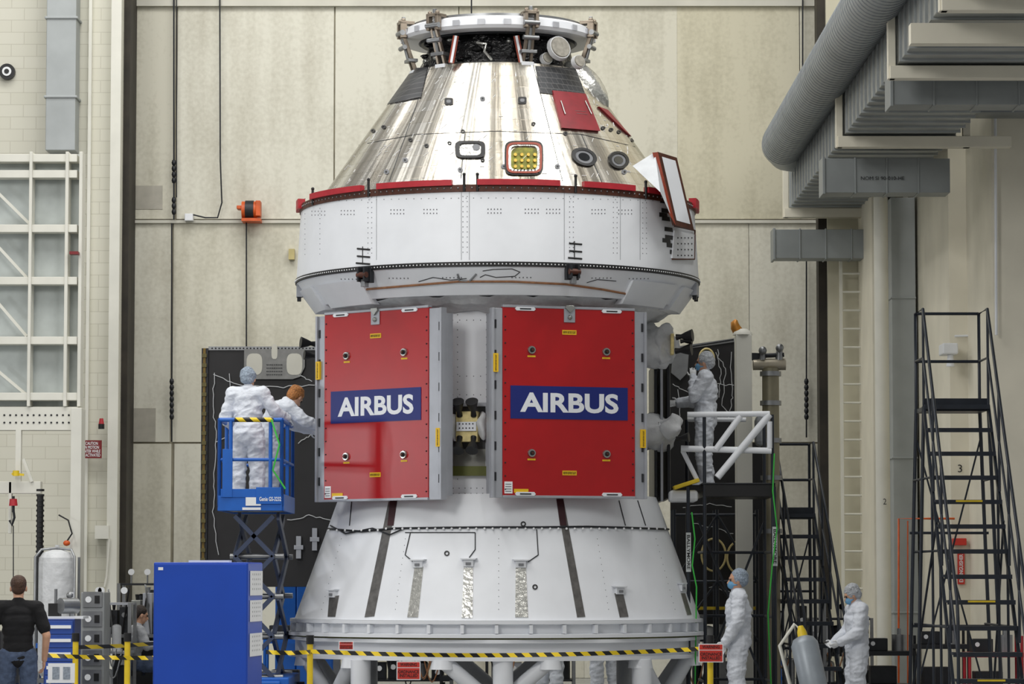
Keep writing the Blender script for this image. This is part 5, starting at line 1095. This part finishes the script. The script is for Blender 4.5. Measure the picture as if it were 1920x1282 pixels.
# ---------------------------------------------------------------- right floor items
b=MB(); q=P(1505,1192,37.2); p=Vector((P(1540,1300,37).x,37,.04)); d=(q-p).normalized(); b.sweep([p,p+d*.03,q-d*.1,q-d*.03,q],[.14,.16,.16,.12,.05],24,0); b.v=[Vector((v.x,v.y,max(v.z,.0))) for v in b.v]; gc=b.obj('gas_cylinder',mat('cyl_grey',(150,158,166),.4,.2),None,'grey gas cylinder with yellow valve cap leaning on hand truck','gas cylinder')
b=MB(); b.sweep([q-d*.01,q+d*.05,q+d*.12],[.06,.055,.03],12,0); b.obj('valve_cap',YELP,gc)
b=MB(); b.sweep([Vector((P(1500,1335,37.5).x,37.5,0)),P(1462,1210,37.5),P(1490,1170,37.5),P(1504,1185,37.5)],.022,8,0); b.obj('hand_truck',IVORY,None,'ivory hand truck frame behind cylinder','hand truck')
def cart(px,y,lab,col,hh=.74):
    c=X(px,y); r=root('equipment_cart',(c,y,0),lab,'cart'); b=MB(); b.box((c-.35,y,.2),(c+.35,y+.5,.26),0); b.box((c-.35,y,hh-.06),(c+.35,y+.5,hh),0)
    for s in(-.33,.33):
        for t in(.02,.48): b.cyl((c+s,y+t,.1),(c+s,y+t,hh+.21 if s>0 else hh),.02,.02,8,0)
    b.obj('frame',col,r)
    for s in(-.3,.3):
        for t in(.05,.45): b=MB(); b.cyl((c+s-.02,y+t,.08),(c+s+.02,y+t,.08),.08,.08,14); b.obj('wheel',BLACK,r)
    b=MB(); b.box((c-.25,y+.1,.26),(c+.1,y+.4,.5),0); b.obj('lower_box',DARK,r,bevel=.01)
    b=MB(); b.cyl((c+.15,y+.25,hh),(c+.15,y+.25,hh+.22),.1,.1,18,0); b.cyl((c+.15,y+.25,hh+.22),(c+.15,y+.25,hh+.3),.03,.03,10,0); b.obj('canister',STEEL,r)
    b=MB(); b.box((c-.28,y+.1,hh),(c-.02,y+.4,hh+.17),0); b.cyl((c-.22,y+.09,hh+.1),(c-.22,y+.1,hh+.1),.03,.03,10,1); b.obj('control_box',[DARK,PAPER],r,bevel=.01)
cart(1866,40.5,'red wheeled cart with equipment boxes',RED2); cart(1768,42.5,'black wheeled cart with equipment boxes',DARK,.8); cart(1668,43,'black wheeled cart with equipment boxes',DARK,.7); cart(1420,46.4,'blue wheeled cart with equipment boxes',LIFTB,.8); cart(545,41.2,'blue wheeled cart with equipment boxes',LIFTB,.9); cart(30,43.0,'blue wheeled cart with equipment boxes',LIFTB,.8); cart(870,46.5,'black wheeled cart with equipment boxes',DARK,.7)
# fluid test rigs : dense dark machinery with pipes, gauges, hoses
def rig(px,y,w_,h_,lab,seed,body=DARK):
    random.seed(seed); c=X(px,y); r=root('test_rig',(c,y+.3,0),lab,'machine')
    for sx in(-1,1):
        for t in(0,.6): b=MB(); b.beam((c+sx*w_/2,y+t,0),(c+sx*w_/2,y+t,h_),.045,.045); b.obj('frame_post',STEEL,r)
    for z in(.15,h_*.5,h_-.03): b=MB(); b.box((c-w_/2,y,z),(c+w_/2,y+.6,z+.03)); b.obj('shelf',body,r)
    for z0,zz in((.18,h_*.5),(h_*.5+.03,h_-.03)):
        x=c-w_/2+.04
        while x<c+w_/2-.16:
            ww=random.uniform(.1,.24); hh=(zz-z0)*random.uniform(.45,.95); ww=min(ww,c+w_/2-.04-x); k=random.random(); b=MB()
            if k<.55: b.box((x,y+.06,z0),(x+ww,y+.45,z0+hh),0); b.cyl((x+ww/2,y+.04,z0+hh*.65),(x+ww/2,y+.06,z0+hh*.65),min(.04,ww*.35),None,12,1); b.obj('module',[random.choice([BLACK,DARK,FRAME,body]),PAPER],r,bevel=.005)
            else: b.cyl((x+ww/2,y+.2,z0),(x+ww/2,y+.2,z0+hh*.9),ww*.42,None,16,0); b.ball((x+ww/2,y+.2,z0+hh*.9),(ww*.42,ww*.42,ww*.25),0,14); b.obj('vessel',random.choice([STEEL,DARK,WHITE2]),r)
            x+=ww+.03
    for i in range(5):
        x=c+random.uniform(-.45,.45)*w_; k=random.uniform(.12,.3); dx=random.uniform(-.3,.3); b=MB(); b.sweep([Vector((x+dx*t/8,y-.03-.03*math.sin(t*PI/8),h_*.55-k*math.sin(t*PI/8)*1.6)) for t in range(9)],.011,6); b.obj('hose',random.choice([BLACK,BLACK,STEEL,TAN]),r)
    for i in range(3):
        x=c+random.uniform(-.4,.4)*w_; b=MB(); b.cyl((x,y+.3,h_),(x,y+.3,h_+.12),.012,None,8,0); b.cyl((x,y+.27,h_+.16),(x,y+.3,h_+.16),.045,None,14,1); b.obj('gauge',[STEEL,PAPER],r)
rig(1352,44.6,.9,1.15,'dark fluid test rig with gauges and hoses',11)
rig(1478,44.8,1.0,1.35,'tall dark test rig with vessels and hoses',12)
rig(1575,46.2,.9,1.1,'dark machinery rig with steel vessels',13)
rig(205,42.6,.55,1.35,'steel valve rig with gauges near bench',14,FRAME)
rig(282,45.8,.9,1.6,'dark valve rig with hoses beyond bench',15)
rig(-10,40.0,.5,1.2,'dark tool rig at edge of work area',17)
rig(1000,47.5,1.2,1.0,'dark machinery rig beyond the stand',18)
rig(770,47.5,1.2,.95,'dark machinery rig beyond the stand',19)
b=MB(); b.box((P(556,1060,45).x,45,0),(P(625,1062,45).x,45.6,P(600,1062,45).z)); b.box((P(516,1140,45).x,45,0),(P(555,1062,45).x,45.5,P(555,1085,45).z)); b.obj('blue_machine',LIFTB,None,'blue machine housing beyond the lift','machine',bevel=.02)
sf=root('tube_scaffold',(X(1350,42),42,0),'dark tubular scaffold with cross braces beneath work platform','scaffold')
for x in(1265,1345,1420):
    for y in(41.9,42.5): b=MB(); b.cyl((X(x,41.9),y,0),(X(x,41.9),y,P(x,955,41.9).z),.022,.022,8); b.obj('upright',STAIRB,sf)
for py in(965,1090,1200): b=MB(); z=P(1300,py,41.9).z; b.cyl((X(1265,41.9),41.9,z),(X(1420,41.9),41.9,z),.02,.02,8); b.obj('cross_tube',STAIRB,sf)
for q in((1265,1090,1345,965),(1345,1090,1420,1200),(1265,1200,1345,1090),(1345,965,1420,1090)): b=MB(); b.cyl(P(q[0],q[1],41.88),P(q[2],q[3],41.88),.015,.015,8); b.obj('brace',STAIRB,sf)
b=MB(); z=P(1300,1140,42).z; b.box((X(1262,42),41.95,z-.02),(X(1420,42),42.05,z+.02)); b.obj('yellow_stripe_rail',YELP,sf)
print('done',len(bpy.data.objects))
